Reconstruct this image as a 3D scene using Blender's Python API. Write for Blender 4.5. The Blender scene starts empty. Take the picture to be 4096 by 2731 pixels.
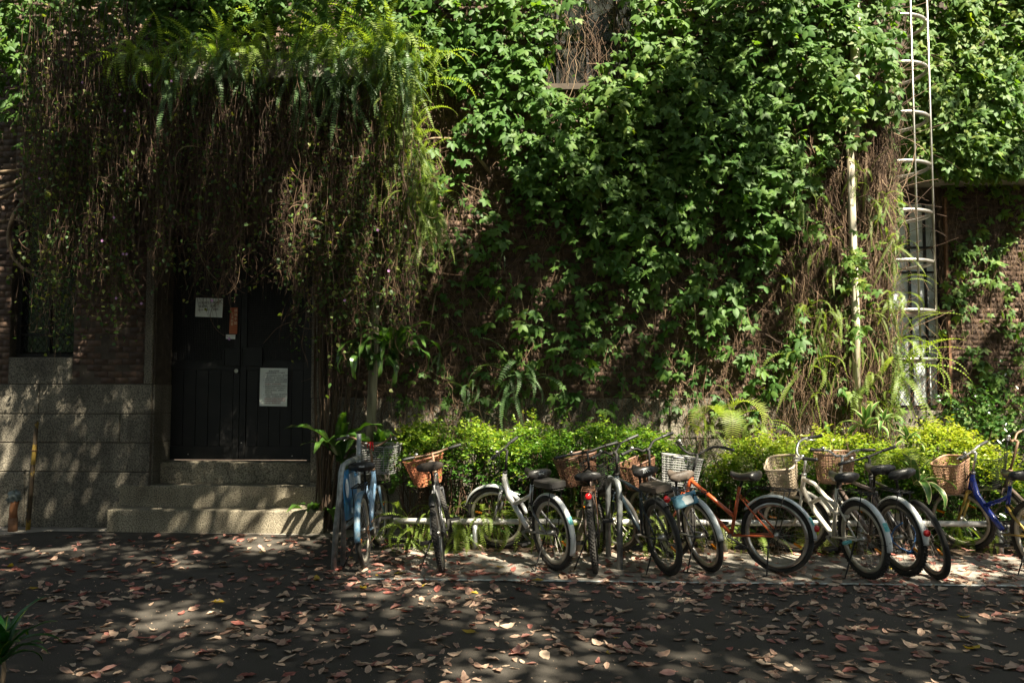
import bpy, math, random
import numpy as np
from mathutils import Vector, Matrix, noise as mnoise
random.seed(7); rng = np.random.default_rng(7)
R_ = math.radians
scene = bpy.context.scene
COL = scene.collection

# ------------------------------------------------------------------ camera, sky, sun, exposure
FPX = 3186.0; EYE = 1.65; YAW = R_(2.5); HORIZON = 1550.0
PITCH = math.atan((HORIZON - 1365.5) / FPX)
cam_d = bpy.data.cameras.new('camera'); cam_d.sensor_width = 36; cam_d.lens = 36 * FPX / 4096
cam_d.clip_end = 600; cam_d.clip_start = 0.05
cam = bpy.data.objects.new('camera', cam_d); COL.objects.link(cam); scene.camera = cam
cam.location = (0, 0, EYE); cam.rotation_euler = (math.pi / 2 + PITCH, 0, YAW)
SUN_EL = R_(52); SUN_AZ = R_(142)          # azimuth clockwise from +Y: the sun stands behind the camera, to the right
SDIR = Vector((math.sin(SUN_AZ) * math.cos(SUN_EL), math.cos(SUN_AZ) * math.cos(SUN_EL), math.sin(SUN_EL)))
w = bpy.data.worlds.new('World'); scene.world = w; w.use_nodes = True
nt = w.node_tree; bg = nt.nodes['Background']
sky = nt.nodes.new('ShaderNodeTexSky'); sky.sky_type = 'NISHITA'; sky.sun_disc = False
sky.sun_elevation = SUN_EL; sky.sun_rotation = SUN_AZ
hs = nt.nodes.new('ShaderNodeHueSaturation'); hs.inputs['Saturation'].default_value = 0.5      # sky desaturated so that its light turns the shade less blue
nt.links.new(sky.outputs[0], hs.inputs['Color']); nt.links.new(hs.outputs[0], bg.inputs[0]); bg.inputs[1].default_value = 0.05
sl = bpy.data.lights.new('sun', 'SUN'); sl.energy = 5.0; sl.angle = R_(0.55); sl.color = (1.0, 0.91, 0.72)
so = bpy.data.objects.new('sun', sl); COL.objects.link(so); so.location = (4, -6, 14)
so.rotation_euler = SDIR.to_track_quat('Z', 'Y').to_euler()
scene.view_settings.view_transform = 'Standard'; scene.view_settings.look = 'None'
scene.view_settings.exposure = 2.4; scene.view_settings.gamma = 1.0
try: scene.view_settings.use_curve_mapping = False
except Exception: pass
try:
    scene.cycles.max_bounces = 6; scene.cycles.diffuse_bounces = 3; scene.cycles.transmission_bounces = 4
    scene.cycles.transparent_max_bounces = 6
except Exception: pass

# ------------------------------------------------------------------ pixel -> place helpers (used for laying things out)
_c, _s = math.cos(YAW), math.sin(YAW)
RIGHT = np.array([_c, _s, 0.0]); FWD = np.array([-_s * math.cos(PITCH), _c * math.cos(PITCH), math.sin(PITCH)])
UP = np.cross(RIGHT, FWD)
def ray(px, py):
    return FWD + RIGHT * (px - 2048) / FPX + UP * (1365.5 - py) / FPX
def W(px, py, Y):                    # the point of the upright plane at distance Y seen at that pixel
    d = ray(px, py); t = Y / d[1]; return Vector((d[0] * t, Y, EYE + d[2] * t))
def G(px, py, z=0.0):                # the ground point seen at that pixel
    d = ray(px, py); t = (z - EYE) / d[2]; return Vector((d[0] * t, d[1] * t, z))
def toPix(P):
    P = np.asarray(P, float) - np.array([0, 0, EYE])
    dz = P @ FWD
    return 2048 + FPX * (P @ RIGHT) / dz, 1365.5 - FPX * (P @ UP) / dz
K = 4096 / 2352.0                    # the overview I measured in is 2352 px wide
def W2(x, y, Y): return W(x * K, y * K, Y)

# ------------------------------------------------------------------ materials
def newmat(name):
    m = bpy.data.materials.new(name); m.use_nodes = True
    return m, m.node_tree, m.node_tree.nodes['Principled BSDF']
def hexa(c): return (c[0], c[1], c[2], 1)
def basic(name, c1, c2=None, rough=0.6, metal=0.0, scale=20, bump=0.0, bscale=None, detail=4, lo=0.35, hi=0.65, coat=0, stretch=None, spec=None):
    m, t, b = newmat(name); N = t.nodes; L = t.links
    b.inputs['Roughness'].default_value = rough; b.inputs['Metallic'].default_value = metal
    if coat: b.inputs['Coat Weight'].default_value = coat
    if spec is not None: b.inputs['Specular IOR Level'].default_value = spec
    tc = N.new('ShaderNodeTexCoord'); src = tc.outputs['Object']
    if stretch:
        mp = N.new('ShaderNodeMapping'); mp.inputs['Scale'].default_value = stretch; L.new(src, mp.inputs[0]); src = mp.outputs[0]
    if c2 is None: b.inputs['Base Color'].default_value = hexa(c1)
    else:
        n = N.new('ShaderNodeTexNoise'); n.inputs['Scale'].default_value = scale; n.inputs['Detail'].default_value = detail
        L.new(src, n.inputs['Vector'])
        r = N.new('ShaderNodeValToRGB'); r.color_ramp.elements[0].position = lo; r.color_ramp.elements[1].position = hi
        r.color_ramp.elements[0].color = hexa(c1); r.color_ramp.elements[1].color = hexa(c2)
        L.new(n.outputs[0], r.inputs[0]); L.new(r.outputs[0], b.inputs['Base Color'])
    if bump:
        n2 = N.new('ShaderNodeTexNoise'); n2.inputs['Scale'].default_value = bscale or scale * 2; n2.inputs['Detail'].default_value = 5
        L.new(src, n2.inputs['Vector'])
        bp = N.new('ShaderNodeBump'); bp.inputs['Strength'].default_value = bump; bp.inputs['Distance'].default_value = 0.01
        L.new(n2.outputs[0], bp.inputs['Height']); L.new(bp.outputs[0], b.inputs['Normal'])
    return m
def leafmat(name, cols, transl=0.35, rough=0.45, tcol=None, spec=0.4):
    """leaf colour runs along the vertex attribute 'rnd'; part of the light passes through the blade"""
    m, t, b = newmat(name); N = t.nodes; L = t.links
    at = N.new('ShaderNodeAttribute'); at.attribute_name = 'rnd'
    r = N.new('ShaderNodeValToRGB'); e = r.color_ramp.elements
    while len(e) < len(cols): e.new(0.5)
    for i, c in enumerate(cols):
        e[i].position = i / (len(cols) - 1) if not isinstance(c[0], (tuple, list)) else c[1]
        e[i].color = hexa(c if not isinstance(c[0], (tuple, list)) else c[0])
    L.new(at.outputs['Fac'], r.inputs[0]); L.new(r.outputs[0], b.inputs['Base Color'])
    b.inputs['Roughness'].default_value = rough; b.inputs['Specular IOR Level'].default_value = spec
    if transl > 0:
        tr = N.new('ShaderNodeBsdfTranslucent'); mx = N.new('ShaderNodeMixShader'); mx.inputs[0].default_value = transl
        mul = N.new('ShaderNodeMixRGB'); mul.blend_type = 'MULTIPLY'; mul.inputs[0].default_value = 1
        mul.inputs[2].default_value = hexa(tcol or (2.2, 2.2, 0.7)); L.new(r.outputs[0], mul.inputs[1])
        L.new(mul.outputs[0], tr.inputs[0]); L.new(b.outputs[0], mx.inputs[1]); L.new(tr.outputs[0], mx.inputs[2])
        L.new(mx.outputs[0], N['Material Output'].inputs[0])
    return m
M = {}
def asphalt():
    m, t, b = newmat('asphalt'); N = t.nodes; L = t.links
    tc = N.new('ShaderNodeTexCoord')
    def noise(s, d=6):
        n = N.new('ShaderNodeTexNoise'); n.inputs['Scale'].default_value = s; n.inputs['Detail'].default_value = d; L.new(tc.outputs['Object'], n.inputs['Vector']); return n.outputs[0]
    def ramp(f, a, b_, ca, cb):
        r = N.new('ShaderNodeValToRGB'); r.color_ramp.elements[0].position = a; r.color_ramp.elements[1].position = b_
        r.color_ramp.elements[0].color = hexa(ca); r.color_ramp.elements[1].color = hexa(cb); L.new(f, r.inputs[0]); return r.outputs[0]
    def mix(mode, f, a, b_):
        x = N.new('ShaderNodeMixRGB'); x.blend_type = mode
        if isinstance(f, float): x.inputs[0].default_value = f
        else: L.new(f, x.inputs[0])
        L.new(a, x.inputs[1]); L.new(b_, x.inputs[2]); return x.outputs[0]
    base = ramp(noise(0.9), .35, .7, (.043, .039, .034), (.068, .061, .052))
    fine = ramp(noise(160, 3), .4, .62, (.6, .6, .6), (1.5, 1.45, 1.4))
    c = mix('MULTIPLY', 1.0, base, fine)
    v = N.new('ShaderNodeTexVoronoi'); v.inputs['Scale'].default_value = 55; L.new(tc.outputs['Object'], v.inputs['Vector'])
    sp = ramp(v.outputs['Distance'], .05, .13, (1, 1, 1), (0, 0, 0))
    gate = ramp(noise(6, 2), .5, .62, (0, 0, 0), (.6, .6, .6))
    spm = mix('MULTIPLY', 1.0, sp, gate)
    pale = N.new('ShaderNodeRGB'); pale.outputs[0].default_value = (.16, .14, .11, 1)
    c = mix('MIX', spm, c, pale.outputs[0])
    L.new(c, b.inputs['Base Color']); b.inputs['Roughness'].default_value = .85; b.inputs['Specular IOR Level'].default_value = .25
    bp = N.new('ShaderNodeBump'); bp.inputs['Strength'].default_value = .5; bp.inputs['Distance'].default_value = .006
    L.new(noise(190, 4), bp.inputs['Height']); L.new(bp.outputs[0], b.inputs['Normal'])
    return m
M['asphalt'] = asphalt()
M['concrete'] = basic('concrete', (.17, .15, .125), (.27, .245, .21), rough=.9, scale=3.5, bump=.5, bscale=90, detail=8)
M['paint'] = basic('road_paint', (.20, .21, .20), (.52, .54, .52), rough=.8, scale=22, lo=.38, hi=.58)
M['soil'] = basic('soil', (.035, .022, .014), (.085, .055, .034), rough=1, scale=12, bump=1, bscale=40)
def granite(name, a, b_, c):
    m, t, b = newmat(name); N = t.nodes; L = t.links
    tc = N.new('ShaderNodeTexCoord')
    n = N.new('ShaderNodeTexNoise'); n.inputs['Scale'].default_value = 75; n.inputs['Detail'].default_value = 2
    n3 = N.new('ShaderNodeTexNoise'); n3.inputs['Scale'].default_value = 1.8; n3.inputs['Detail'].default_value = 7
    L.new(tc.outputs['Object'], n.inputs['Vector']); L.new(tc.outputs['Object'], n3.inputs['Vector'])
    r = N.new('ShaderNodeValToRGB'); e = r.color_ramp.elements; e.new(.5)
    e[0].position = .36; e[0].color = hexa(a); e[1].position = .48; e[1].color = hexa(b_); e[2].position = .62; e[2].color = hexa(c)
    L.new(n.outputs[0], r.inputs[0])
    r2 = N.new('ShaderNodeValToRGB'); r2.color_ramp.elements[0].position = .3; r2.color_ramp.elements[1].position = .7
    r2.color_ramp.elements[0].color = (.5, .48, .44, 1); r2.color_ramp.elements[1].color = (1.2, 1.17, 1.08, 1)
    mp = N.new('ShaderNodeMapping'); mp.inputs['Scale'].default_value = (3.2, 3.2, .35); n4 = N.new('ShaderNodeTexNoise'); n4.inputs['Scale'].default_value = 1.6; n4.inputs['Detail'].default_value = 8
    L.new(tc.outputs['Object'], mp.inputs[0]); L.new(mp.outputs[0], n4.inputs['Vector'])
    av = N.new('ShaderNodeMath'); av.operation = 'MULTIPLY_ADD'; av.inputs[1].default_value = .6; sc4 = N.new('ShaderNodeMath'); sc4.operation = 'MULTIPLY'; sc4.inputs[1].default_value = .42
    L.new(n4.outputs[0], sc4.inputs[0]); L.new(n3.outputs[0], av.inputs[0]); L.new(sc4.outputs[0], av.inputs[2]); L.new(av.outputs[0], r2.inputs[0]); r2.color_ramp.elements[0].position = .38; r2.color_ramp.elements[1].position = .62
    mx = N.new('ShaderNodeMixRGB'); mx.blend_type = 'MULTIPLY'; mx.inputs[0].default_value = 1
    L.new(r.outputs[0], mx.inputs[1]); L.new(r2.outputs[0], mx.inputs[2]); L.new(mx.outputs[0], b.inputs['Base Color'])
    b.inputs['Roughness'].default_value = .85
    bp = N.new('ShaderNodeBump'); bp.inputs['Strength'].default_value = .6; bp.inputs['Distance'].default_value = .006
    L.new(n.outputs[0], bp.inputs['Height']); L.new(bp.outputs[0], b.inputs['Normal'])
    return m
M['granite'] = granite('granite', (.05, .045, .038), (.125, .113, .095), (.21, .19, .158))
M['granite_step'] = granite('granite_step', (.07, .062, .048), (.19, .168, .13), (.30, .27, .215))
def brickmat(name, cols):
    """brick face with upright comb scratches; tone by vertex attribute"""
    m, t, b = newmat(name); N = t.nodes; L = t.links
    at = N.new('ShaderNodeAttribute'); at.attribute_name = 'rnd'
    tc = N.new('ShaderNodeTexCoord')
    oi = N.new('ShaderNodeObjectInfo'); ad = N.new('ShaderNodeMath'); ad.operation = 'ADD'
    L.new(at.outputs['Fac'], ad.inputs[0]); L.new(oi.outputs['Random'], ad.inputs[1])
    fr = N.new('ShaderNodeMath'); fr.operation = 'FRACT'; L.new(ad.outputs[0], fr.inputs[0])
    r = N.new('ShaderNodeValToRGB'); e = r.color_ramp.elements; e.new(.5)
    for i, c in enumerate(cols): e[i].position = (0, .5, 1)[i]; e[i].color = hexa(c)
    L.new(fr.outputs[0], r.inputs[0])
    wv = N.new('ShaderNodeTexWave'); wv.inputs['Scale'].default_value = 26; wv.inputs['Distortion'].default_value = .6; L.new(tc.outputs['Object'], wv.inputs['Vector'])
    n = N.new('ShaderNodeTexNoise'); n.inputs['Scale'].default_value = 14; n.inputs['Detail'].default_value = 6; L.new(tc.outputs['Object'], n.inputs['Vector'])
    r2 = N.new('ShaderNodeValToRGB'); r2.color_ramp.elements[0].position = .3; r2.color_ramp.elements[1].position = .7
    r2.color_ramp.elements[0].color = (.55, .5, .48, 1); r2.color_ramp.elements[1].color = (1.2, 1.15, 1.1, 1); L.new(n.outputs[0], r2.inputs[0])
    mx = N.new('ShaderNodeMixRGB'); mx.blend_type = 'MULTIPLY'; mx.inputs[0].default_value = 1
    L.new(r.outputs[0], mx.inputs[1]); L.new(r2.outputs[0], mx.inputs[2]); L.new(mx.outputs[0], b.inputs['Base Color'])
    b.inputs['Roughness'].default_value = .9
    bp = N.new('ShaderNodeBump'); bp.inputs['Strength'].default_value = .35; bp.inputs['Distance'].default_value = .003
    L.new(wv.outputs['Fac'], bp.inputs['Height']); L.new(bp.outputs[0], b.inputs['Normal'])
    return m
M['brick'] = brickmat('brick', ((.056, .037, .028), (.088, .055, .040), (.13, .084, .060)))
M['mortar'] = basic('mortar', (.05, .038, .030), (.085, .066, .05), rough=1, scale=9, bump=.4)
M['door_black'] = basic('black_door_paint', (.004, .004, .004), (.008, .0075, .007), rough=.5, scale=6, bump=.05, spec=.3)
M['black_iron'] = basic('black_iron', (.010, .010, .011), (.02, .018, .016), rough=.6, scale=30, spec=.3)
M['dark_glass'] = basic('dark_glass', (.012, .014, .015), rough=.12, spec=.6)
M['grey_glass'] = basic('dusty_glass', (.34, .38, .38), (.62, .66, .66), rough=.3, scale=5, spec=.5)
M['dusk_glass'] = basic('grimy_glass', (.010, .011, .010), (.030, .032, .030), rough=.12, scale=6, spec=.6)
M['steel'] = basic('stainless_steel', (.50, .48, .44), (.34, .32, .28), rough=.38, metal=.85, scale=9)
M['galv'] = basic('galvanised_pipe', (.16, .17, .17), (.36, .38, .38), rough=.5, metal=.6, scale=14, detail=8, bump=.15)
M['rack_pipe'] = basic('worn_white_pipe', (.33, .32, .31), (.60, .59, .57), rough=.5, metal=.1, scale=8, detail=8)
M['old_pipe'] = basic('mottled_pipe', (.10, .085, .055), (.36, .32, .22), rough=.8, scale=4, detail=9, stretch=(3, 3, .5), bump=.2)
M['cream_pipe'] = basic('cream_pipe', (.22, .18, .12), (.56, .51, .41), rough=.6, scale=5, detail=9, stretch=(3, 3, .6), bump=.1)
M['yellow_pipe'] = basic('yellow_rusty_pipe', (.06, .04, .022), (.26, .17, .025), rough=.7, scale=5, detail=5, lo=.52, hi=.56)
M['rust'] = basic('rusted_metal', (.11, .05, .025), (.20, .10, .05), rough=.8, scale=15)
M['terracotta'] = basic('orange_clay', (.22, .08, .03), (.34, .14, .06), rough=.8, scale=10)
M['rag'] = basic('grey_rag', (.10, .12, .12), (.22, .25, .24), rough=1, scale=20, bump=.6)
M['paper'] = basic('paper', (.62, .65, .62), (.74, .77, .73), rough=.8, scale=4)
M['ink'] = basic('ink', (.015, .015, .02), rough=.8)
M['ink_red'] = basic('ink_red', (.30, .03, .03), rough=.8)
M['strip_red'] = basic('red_sticker', (.28, .05, .02), (.42, .12, .04), rough=.6, scale=3)
M['cream_ink'] = basic('cream_print', (.75, .60, .38), rough=.7)
M['dark_bark'] = basic('dark_bark', (.035, .022, .014), (.11, .072, .045), rough=.95, scale=14, bump=.8, stretch=(1, 1, .25))
M['tubewood'] = basic('bark', (.10, .065, .04), (.26, .19, .12), rough=.95, scale=14, bump=.8, stretch=(1, 1, .25))
M['rail_wood'] = basic('weathered_post', (.10, .085, .065), (.22, .19, .15), rough=.9, scale=10, stretch=(1, 1, .2))
# plants
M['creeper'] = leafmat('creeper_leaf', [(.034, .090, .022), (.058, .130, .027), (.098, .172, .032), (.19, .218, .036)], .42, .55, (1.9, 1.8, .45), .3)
M['smallleaf'] = leafmat('small_vine_leaf', [(.03, .07, .02), (.06, .12, .03), (.12, .17, .04), (.20, .20, .05)], .35, .5)
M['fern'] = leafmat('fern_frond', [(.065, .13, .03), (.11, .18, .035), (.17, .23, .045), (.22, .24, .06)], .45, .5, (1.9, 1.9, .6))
M['fern_shade'] = leafmat('shaded_fern', [(.045, .095, .038), (.065, .125, .05), (.11, .16, .055)], .3, .5)  # darker, bluer copy of the fern; shade is mixed into its colour
M['nest'] = leafmat('nest_fern_leaf', [(.022, .065, .014), (.040, .095, .018), (.09, .145, .028)], .22, .28, (1.8, 2.0, .5), .55)
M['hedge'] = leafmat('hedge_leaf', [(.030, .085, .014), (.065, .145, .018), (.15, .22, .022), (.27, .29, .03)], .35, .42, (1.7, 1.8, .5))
M['cordy'] = leafmat('variegated_leaf', [((.05, .13, .03), 0.0), ((.09, .18, .04), .45), ((.42, .42, .20), .62), ((.55, .45, .30), 1.0)], .25, .4, (1.2, 1.2, .8))
M['croton'] = leafmat('croton_leaf', [((.008, .045, .010), 0.0), ((.015, .075, .014), .7), ((.30, .28, .02), .86), ((.42, .34, .02), 1.0)], .25, .3, (1.6, 1.8, .5))
M['litter'] = leafmat('fallen_leaf', [(.18, .105, .08), (.33, .21, .155), (.46, .33, .245), (.54, .43, .32)], .12, .65, (1.3, 1, .8), .3)
M['litter_red'] = leafmat('red_fallen_leaf', [(.16, .045, .038), (.32, .12, .095), (.43, .215, .175), (.48, .29, .24)], .15, .55, (1.5, .8, .6), .35)
M['litter_yel'] = leafmat('yellow_fallen_leaf', [(.35, .22, .03), (.5, .36, .05)], .2, .5)
M['twig'] = leafmat('dry_twig', [(.035, .02, .012), (.08, .045, .027), (.16, .10, .06), (.28, .20, .12)], 0, .8)
M['canopy'] = leafmat('tree_leaf', [(.03, .09, .02), (.06, .13, .03)], .15, .5)
M['petal'] = basic('lilac_petal', (.5, .25, .5), rough=.6)
M['grass'] = leafmat('lawn_grass', [(.06, .13, .02), (.14, .20, .03)], .4, .5)

# ------------------------------------------------------------------ mesh helpers
class MB:
    def __init__(s): s.v = []; s.f = []; s.r = []; s.n = 0
    def add(s, v, f, r=0.5):
        v = [tuple(p) for p in v]
        s.f += [tuple(i + s.n for i in q) for q in f]; s.v += v; s.n += len(v); s.r += [r] * len(v); return s
    def box(s, c, d, rot=None, r=0.5):
        x, y, z = d[0] / 2, d[1] / 2, d[2] / 2
        P = [Vector(p) for p in ((-x,-y,-z),(x,-y,-z),(x,y,-z),(-x,y,-z),(-x,-y,z),(x,-y,z),(x,y,z),(-x,y,z))]
        if rot is not None: P = [rot @ p for p in P]
        c = Vector(c); return s.add([p + c for p in P], [(0,3,2,1),(4,5,6,7),(0,1,5,4),(1,2,6,5),(2,3,7,6),(3,0,4,7)], r)
    def bar(s, a, b, wd, th, up=(0,0,1), r=.5):
        a = Vector(a); b = Vector(b); d = (b - a).normalized(); u = Vector(up)
        sx = d.cross(u).normalized(); u = sx.cross(d)
        rot = Matrix((sx, d, u)).transposed(); return s.box((a + b) / 2, (wd, (b - a).length, th), rot, r)
    def tube(s, pts, rad, n=8, closed=False, r=0.5, cap=True):
        pts = [Vector(p) for p in pts]; m = len(pts)
        rads = rad if isinstance(rad, (list, tuple)) else [rad] * m
        V = []; u = None
        for i, p in enumerate(pts):
            if closed: t = pts[(i + 1) % m] - pts[i - 1]
            else: t = pts[min(i + 1, m - 1)] - pts[max(i - 1, 0)]
            t.normalize()
            if u is None:
                u = t.orthogonal().normalized()
            else:
                u = (u - t * u.dot(t)); u = u.normalized() if u.length > 1e-6 else t.orthogonal().normalized()
            w_ = t.cross(u)
            for k in range(n):
                a = 2 * math.pi * k / n; V.append(p + (u * math.cos(a) + w_ * math.sin(a)) * rads[i])
        F = []
        for i in range(m if closed else m - 1):
            j = (i + 1) % m
            for k in range(n): F.append((i*n+k, i*n+(k+1)%n, j*n+(k+1)%n, j*n+k))
        if cap and not closed: F += [tuple(range(n))[::-1], tuple((m-1)*n + k for k in range(n))]
        return s.add(V, F, r)
    def ring(s, c, axis, Rr, rad, N=36, n=8, r=.5, a0=0, a1=None, sq=1.0):
        ax = Vector(axis).normalized(); u = ax.orthogonal().normalized()
        if abs(ax.z) < .9:
            u = Vector((0, 0, 1)); u = (u - ax * u.dot(ax)).normalized()
        v = ax.cross(u); c = Vector(c)
        if a1 is None:
            return s.tube([c + (u*math.cos(2*math.pi*i/N) + v*math.sin(2*math.pi*i/N)) * Rr for i in range(N)], rad, n, True, r)
        return s.tube([c + (u*math.cos(a0+(a1-a0)*i/N) + v*math.sin(a0+(a1-a0)*i/N)) * Rr for i in range(N+1)], rad, n, False, r)
    def loft(s, secs, r=.5, cap=True, closed_ring=True):
        n = len(secs[0]); V = [p for q in secs for p in q]; F = []
        for i in range(len(secs) - 1):
            for k in range(n if closed_ring else n - 1):
                F.append((i*n+k, i*n+(k+1)%n, (i+1)*n+(k+1)%n, (i+1)*n+k))
        if cap and closed_ring: F += [tuple(range(n))[::-1], tuple((len(secs)-1)*n + k for k in range(n))]
        return s.add(V, F, r)
    def xf(s, fn):
        s.v = [tuple(fn(Vector(p))) for p in s.v]; return s
    def mesh(s, name, m, smooth=False):
        me = bpy.data.meshes.new(name); me.from_pydata(s.v, [], s.f); me.materials.append(m)
        a = me.attributes.new('rnd', 'FLOAT', 'POINT'); a.data.foreach_set('value', np.array(s.r, dtype=np.float32))
        if smooth: me.polygons.foreach_set('use_smooth', [True] * len(me.polygons))
        me.update(); return me
    def build(s, name, m, parent=None, smooth=False, **kw):
        return obj(name, s.mesh(name, m, smooth), parent, **kw)
def obj(name, me, parent=None, **kw):
    o = bpy.data.objects.new(name, me); COL.objects.link(o)
    if parent is not None: o.parent = parent
    for k, v in kw.items():
        if v is not None: o[k] = v
    return o
def thing(name, label, category, loc=(0, 0, 0), rz=0, group=None):
    o = bpy.data.objects.new(name, None); COL.objects.link(o); o.empty_display_size = .2
    o.location = loc; o.rotation_euler = (0, 0, rz); o['label'] = label; o['category'] = category
    if group: o['group'] = group
    return o
def arr_mesh(name, V, F, m, rnd=None, smooth=False):
    """fast mesh from arrays: V (n,3), F (m,k)"""
    V = np.asarray(V, np.float32); F = np.asarray(F, np.int32); k = F.shape[1]
    me = bpy.data.meshes.new(name); me.vertices.add(len(V)); me.vertices.foreach_set('co', V.ravel())
    me.loops.add(F.size); me.loops.foreach_set('vertex_index', F.ravel())
    me.polygons.add(len(F)); me.polygons.foreach_set('loop_start', np.arange(0, F.size, k, dtype=np.int32))
    try: me.polygons.foreach_set('loop_total', np.full(len(F), k, np.int32))
    except Exception: pass
    if smooth: me.polygons.foreach_set('use_smooth', np.ones(len(F), bool))
    a = me.attributes.new('rnd', 'FLOAT', 'POINT')
    a.data.foreach_set('value', np.asarray(rnd if rnd is not None else np.full(len(V), .5), np.float32))
    me.materials.append(m); me.update(calc_edges=True); return me
def scatter(base_v, base_f, Rm, loc, rnd):
    """copies of one small shape: Rm (N,3,3) rotation*scale, loc (N,3), rnd (N,)"""
    bv = np.asarray(base_v, float); bf = np.asarray(base_f, int); N = len(loc); n = len(bv)
    V = np.einsum('nij,kj->nki', Rm, bv) + loc[:, None, :]
    F = bf[None] + (np.arange(N) * n)[:, None, None]
    return V.reshape(-1, 3), F.reshape(-1, bf.shape[1]), np.repeat(rnd, n)
def euler_mats(rx, ry, rz, sc):
    cx, sx, cy, sy, cz, sz = np.cos(rx), np.sin(rx), np.cos(ry), np.sin(ry), np.cos(rz), np.sin(rz)
    o = np.ones_like(cx); z = np.zeros_like(cx)
    A = lambda rows: np.stack([np.stack(r, -1) for r in rows], -2)
    X = A([[o, z, z], [z, cx, -sx], [z, sx, cx]]); Y = A([[cy, z, sy], [z, o, z], [-sy, z, cy]]); Z = A([[cz, -sz, z], [sz, cz, z], [z, z, o]])
    return (Z @ Y @ X) * np.asarray(sc)[..., None, None]
def strands(P, rad, nside=3):
    """P (N,S,3) centre lines -> thin tubes"""
    P = np.asarray(P, float); N, S, _ = P.shape
    T = np.gradient(P, axis=1); T /= np.linalg.norm(T, axis=2, keepdims=True) + 1e-9
    ref = np.array([0.31, 0.95, 0.05]); U = np.cross(T, ref); U /= np.linalg.norm(U, axis=2, keepdims=True) + 1e-9
    Vv = np.cross(T, U); a = np.arange(nside) * 2 * np.pi / nside
    rad = np.asarray(rad); rad = rad[:, None] * np.linspace(1, .5, S)[None, :] if rad.ndim == 1 else rad
    ringv = P[:, :, None] + rad[:, :, None, None] * (U[:, :, None] * np.cos(a)[None, None, :, None] + Vv[:, :, None] * np.sin(a)[None, None, :, None])
    V = ringv.reshape(-1, 3)
    i = np.arange(S - 1)[:, None]; k = np.arange(nside)[None, :]
    q = np.stack([i*nside + k, i*nside + (k+1) % nside, (i+1)*nside + (k+1) % nside, (i+1)*nside + k], -1).reshape(-1, 4)
    F = (q[None] + (np.arange(N) * S * nside)[:, None, None]).reshape(-1, 4)
    return V, F, S * nside
def join_arr(parts):
    V = []; F = []; Rr = []; n = 0
    for v, f, r in parts:
        V.append(v); F.append(f + n); Rr.append(r); n += len(v)
    return np.concatenate(V), np.concatenate(F), np.concatenate(Rr)
def grid_mask(xs, ys, tab):
    T = np.array(tab, float); xs = np.array(xs, float); ys = np.array(ys, float)
    def f(x, y):
        x = np.clip(x, xs[0], xs[-1]); y = np.clip(y, ys[0], ys[-1])
        i = np.clip(np.searchsorted(xs, x) - 1, 0, len(xs) - 2); j = np.clip(np.searchsorted(ys, y) - 1, 0, len(ys) - 2)
        u = (x - xs[i]) / (xs[i+1] - xs[i]); v = (y - ys[j]) / (ys[j+1] - ys[j])
        return (T[j, i] * (1-u) + T[j, i+1] * u) * (1-v) + (T[j+1, i] * (1-u) + T[j+1, i+1] * u) * v
    return f
def vnoise(P, s):      # smooth pseudo-noise from a few rotated sines, 0..1
    P = np.asarray(P, float) * s; o = 0
    for k, (a, b, c, ph) in enumerate([(1, .3, .7, 0), (-.5, 1.1, .4, 1.7), (.8, -.9, 1, 3.1), (1.7, .6, -1.2, .4), (-1.3, 1.9, .9, 5.2), (2.3, -1.4, 1.1, 2.2)]):
        o = o + np.sin(P[..., 0] * a + P[..., 1] * b + P[..., 2] * c + ph)
    return .5 + o / 8.5
def text_mesh(s, size, m, parent, mat4, align='LEFT', spacing=1.0, name='lettering'):
    cu = bpy.data.curves.new('lettering', 'FONT'); cu.body = s; cu.size = size; cu.align_x = align; cu.space_line = spacing
    cu.resolution_u = 1
    t = bpy.data.objects.new('lettering', cu); COL.objects.link(t)
    bpy.context.view_layer.update()
    me = bpy.data.meshes.new_from_object(t.evaluated_get(bpy.context.evaluated_depsgraph_get()))
    bpy.data.objects.remove(t); me.materials.clear(); me.materials.append(m)
    o = obj(name, me, parent); o.matrix_local = mat4; return o
UPRIGHT = Matrix(((1, 0, 0), (0, 0, -1), (0, 1, 0))).to_4x4()      # text lying in XY -> facing the camera side (-Y)

# ------------------------------------------------------------------ main planes
YW = 9.31        # face of the main wall
YD = 9.75        # door plane
YR = 11.4        # recessed wall right of the corner
XC = W(3560, 1500, YW).x    # corner
# ================================================================== GROUND
def poly(name, pts, z, m, **kw):
    return obj(name, MB().add([(p[0], p[1], z) for p in pts], [tuple(range(len(pts)))]).mesh(name, m), None, kind='structure', **kw)
poly('ground', [(-90, -90), (90, -90), (90, 90), (-90, 90)], -0.012, M['soil'])
poly('asphalt_yard', [(-40, -40), (40, -40), (40, 6.93), (-1.32, 6.93), (-1.40, 8.6), (-3.0, 8.93), (-5.75, 9.02), (-6.3, 8.6), (-9, 8.45), (-40, 8.3)], 0.0, M['asphalt'])
poly('concrete_apron', [(-1.32, 6.935), (30, 6.935), (30, 8.12), (-1.0, 8.12), (-1.395, 8.6)], 0.004, M['concrete'])
poly('concrete_footing', [(-40, 8.305), (-9, 8.455), (-6.3, 8.605), (-5.75, 9.025), (-3.0, 8.935), (-1.39, 8.61), (-1.0, 8.55), (-1.0, 9.29), (-40, 9.29)], 0.005, M['concrete'])
poly('painted_line', [(-1.55, 6.885), (30, 6.885), (30, 6.935), (-1.55, 6.935)], 0.008, M['paint'])
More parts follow.
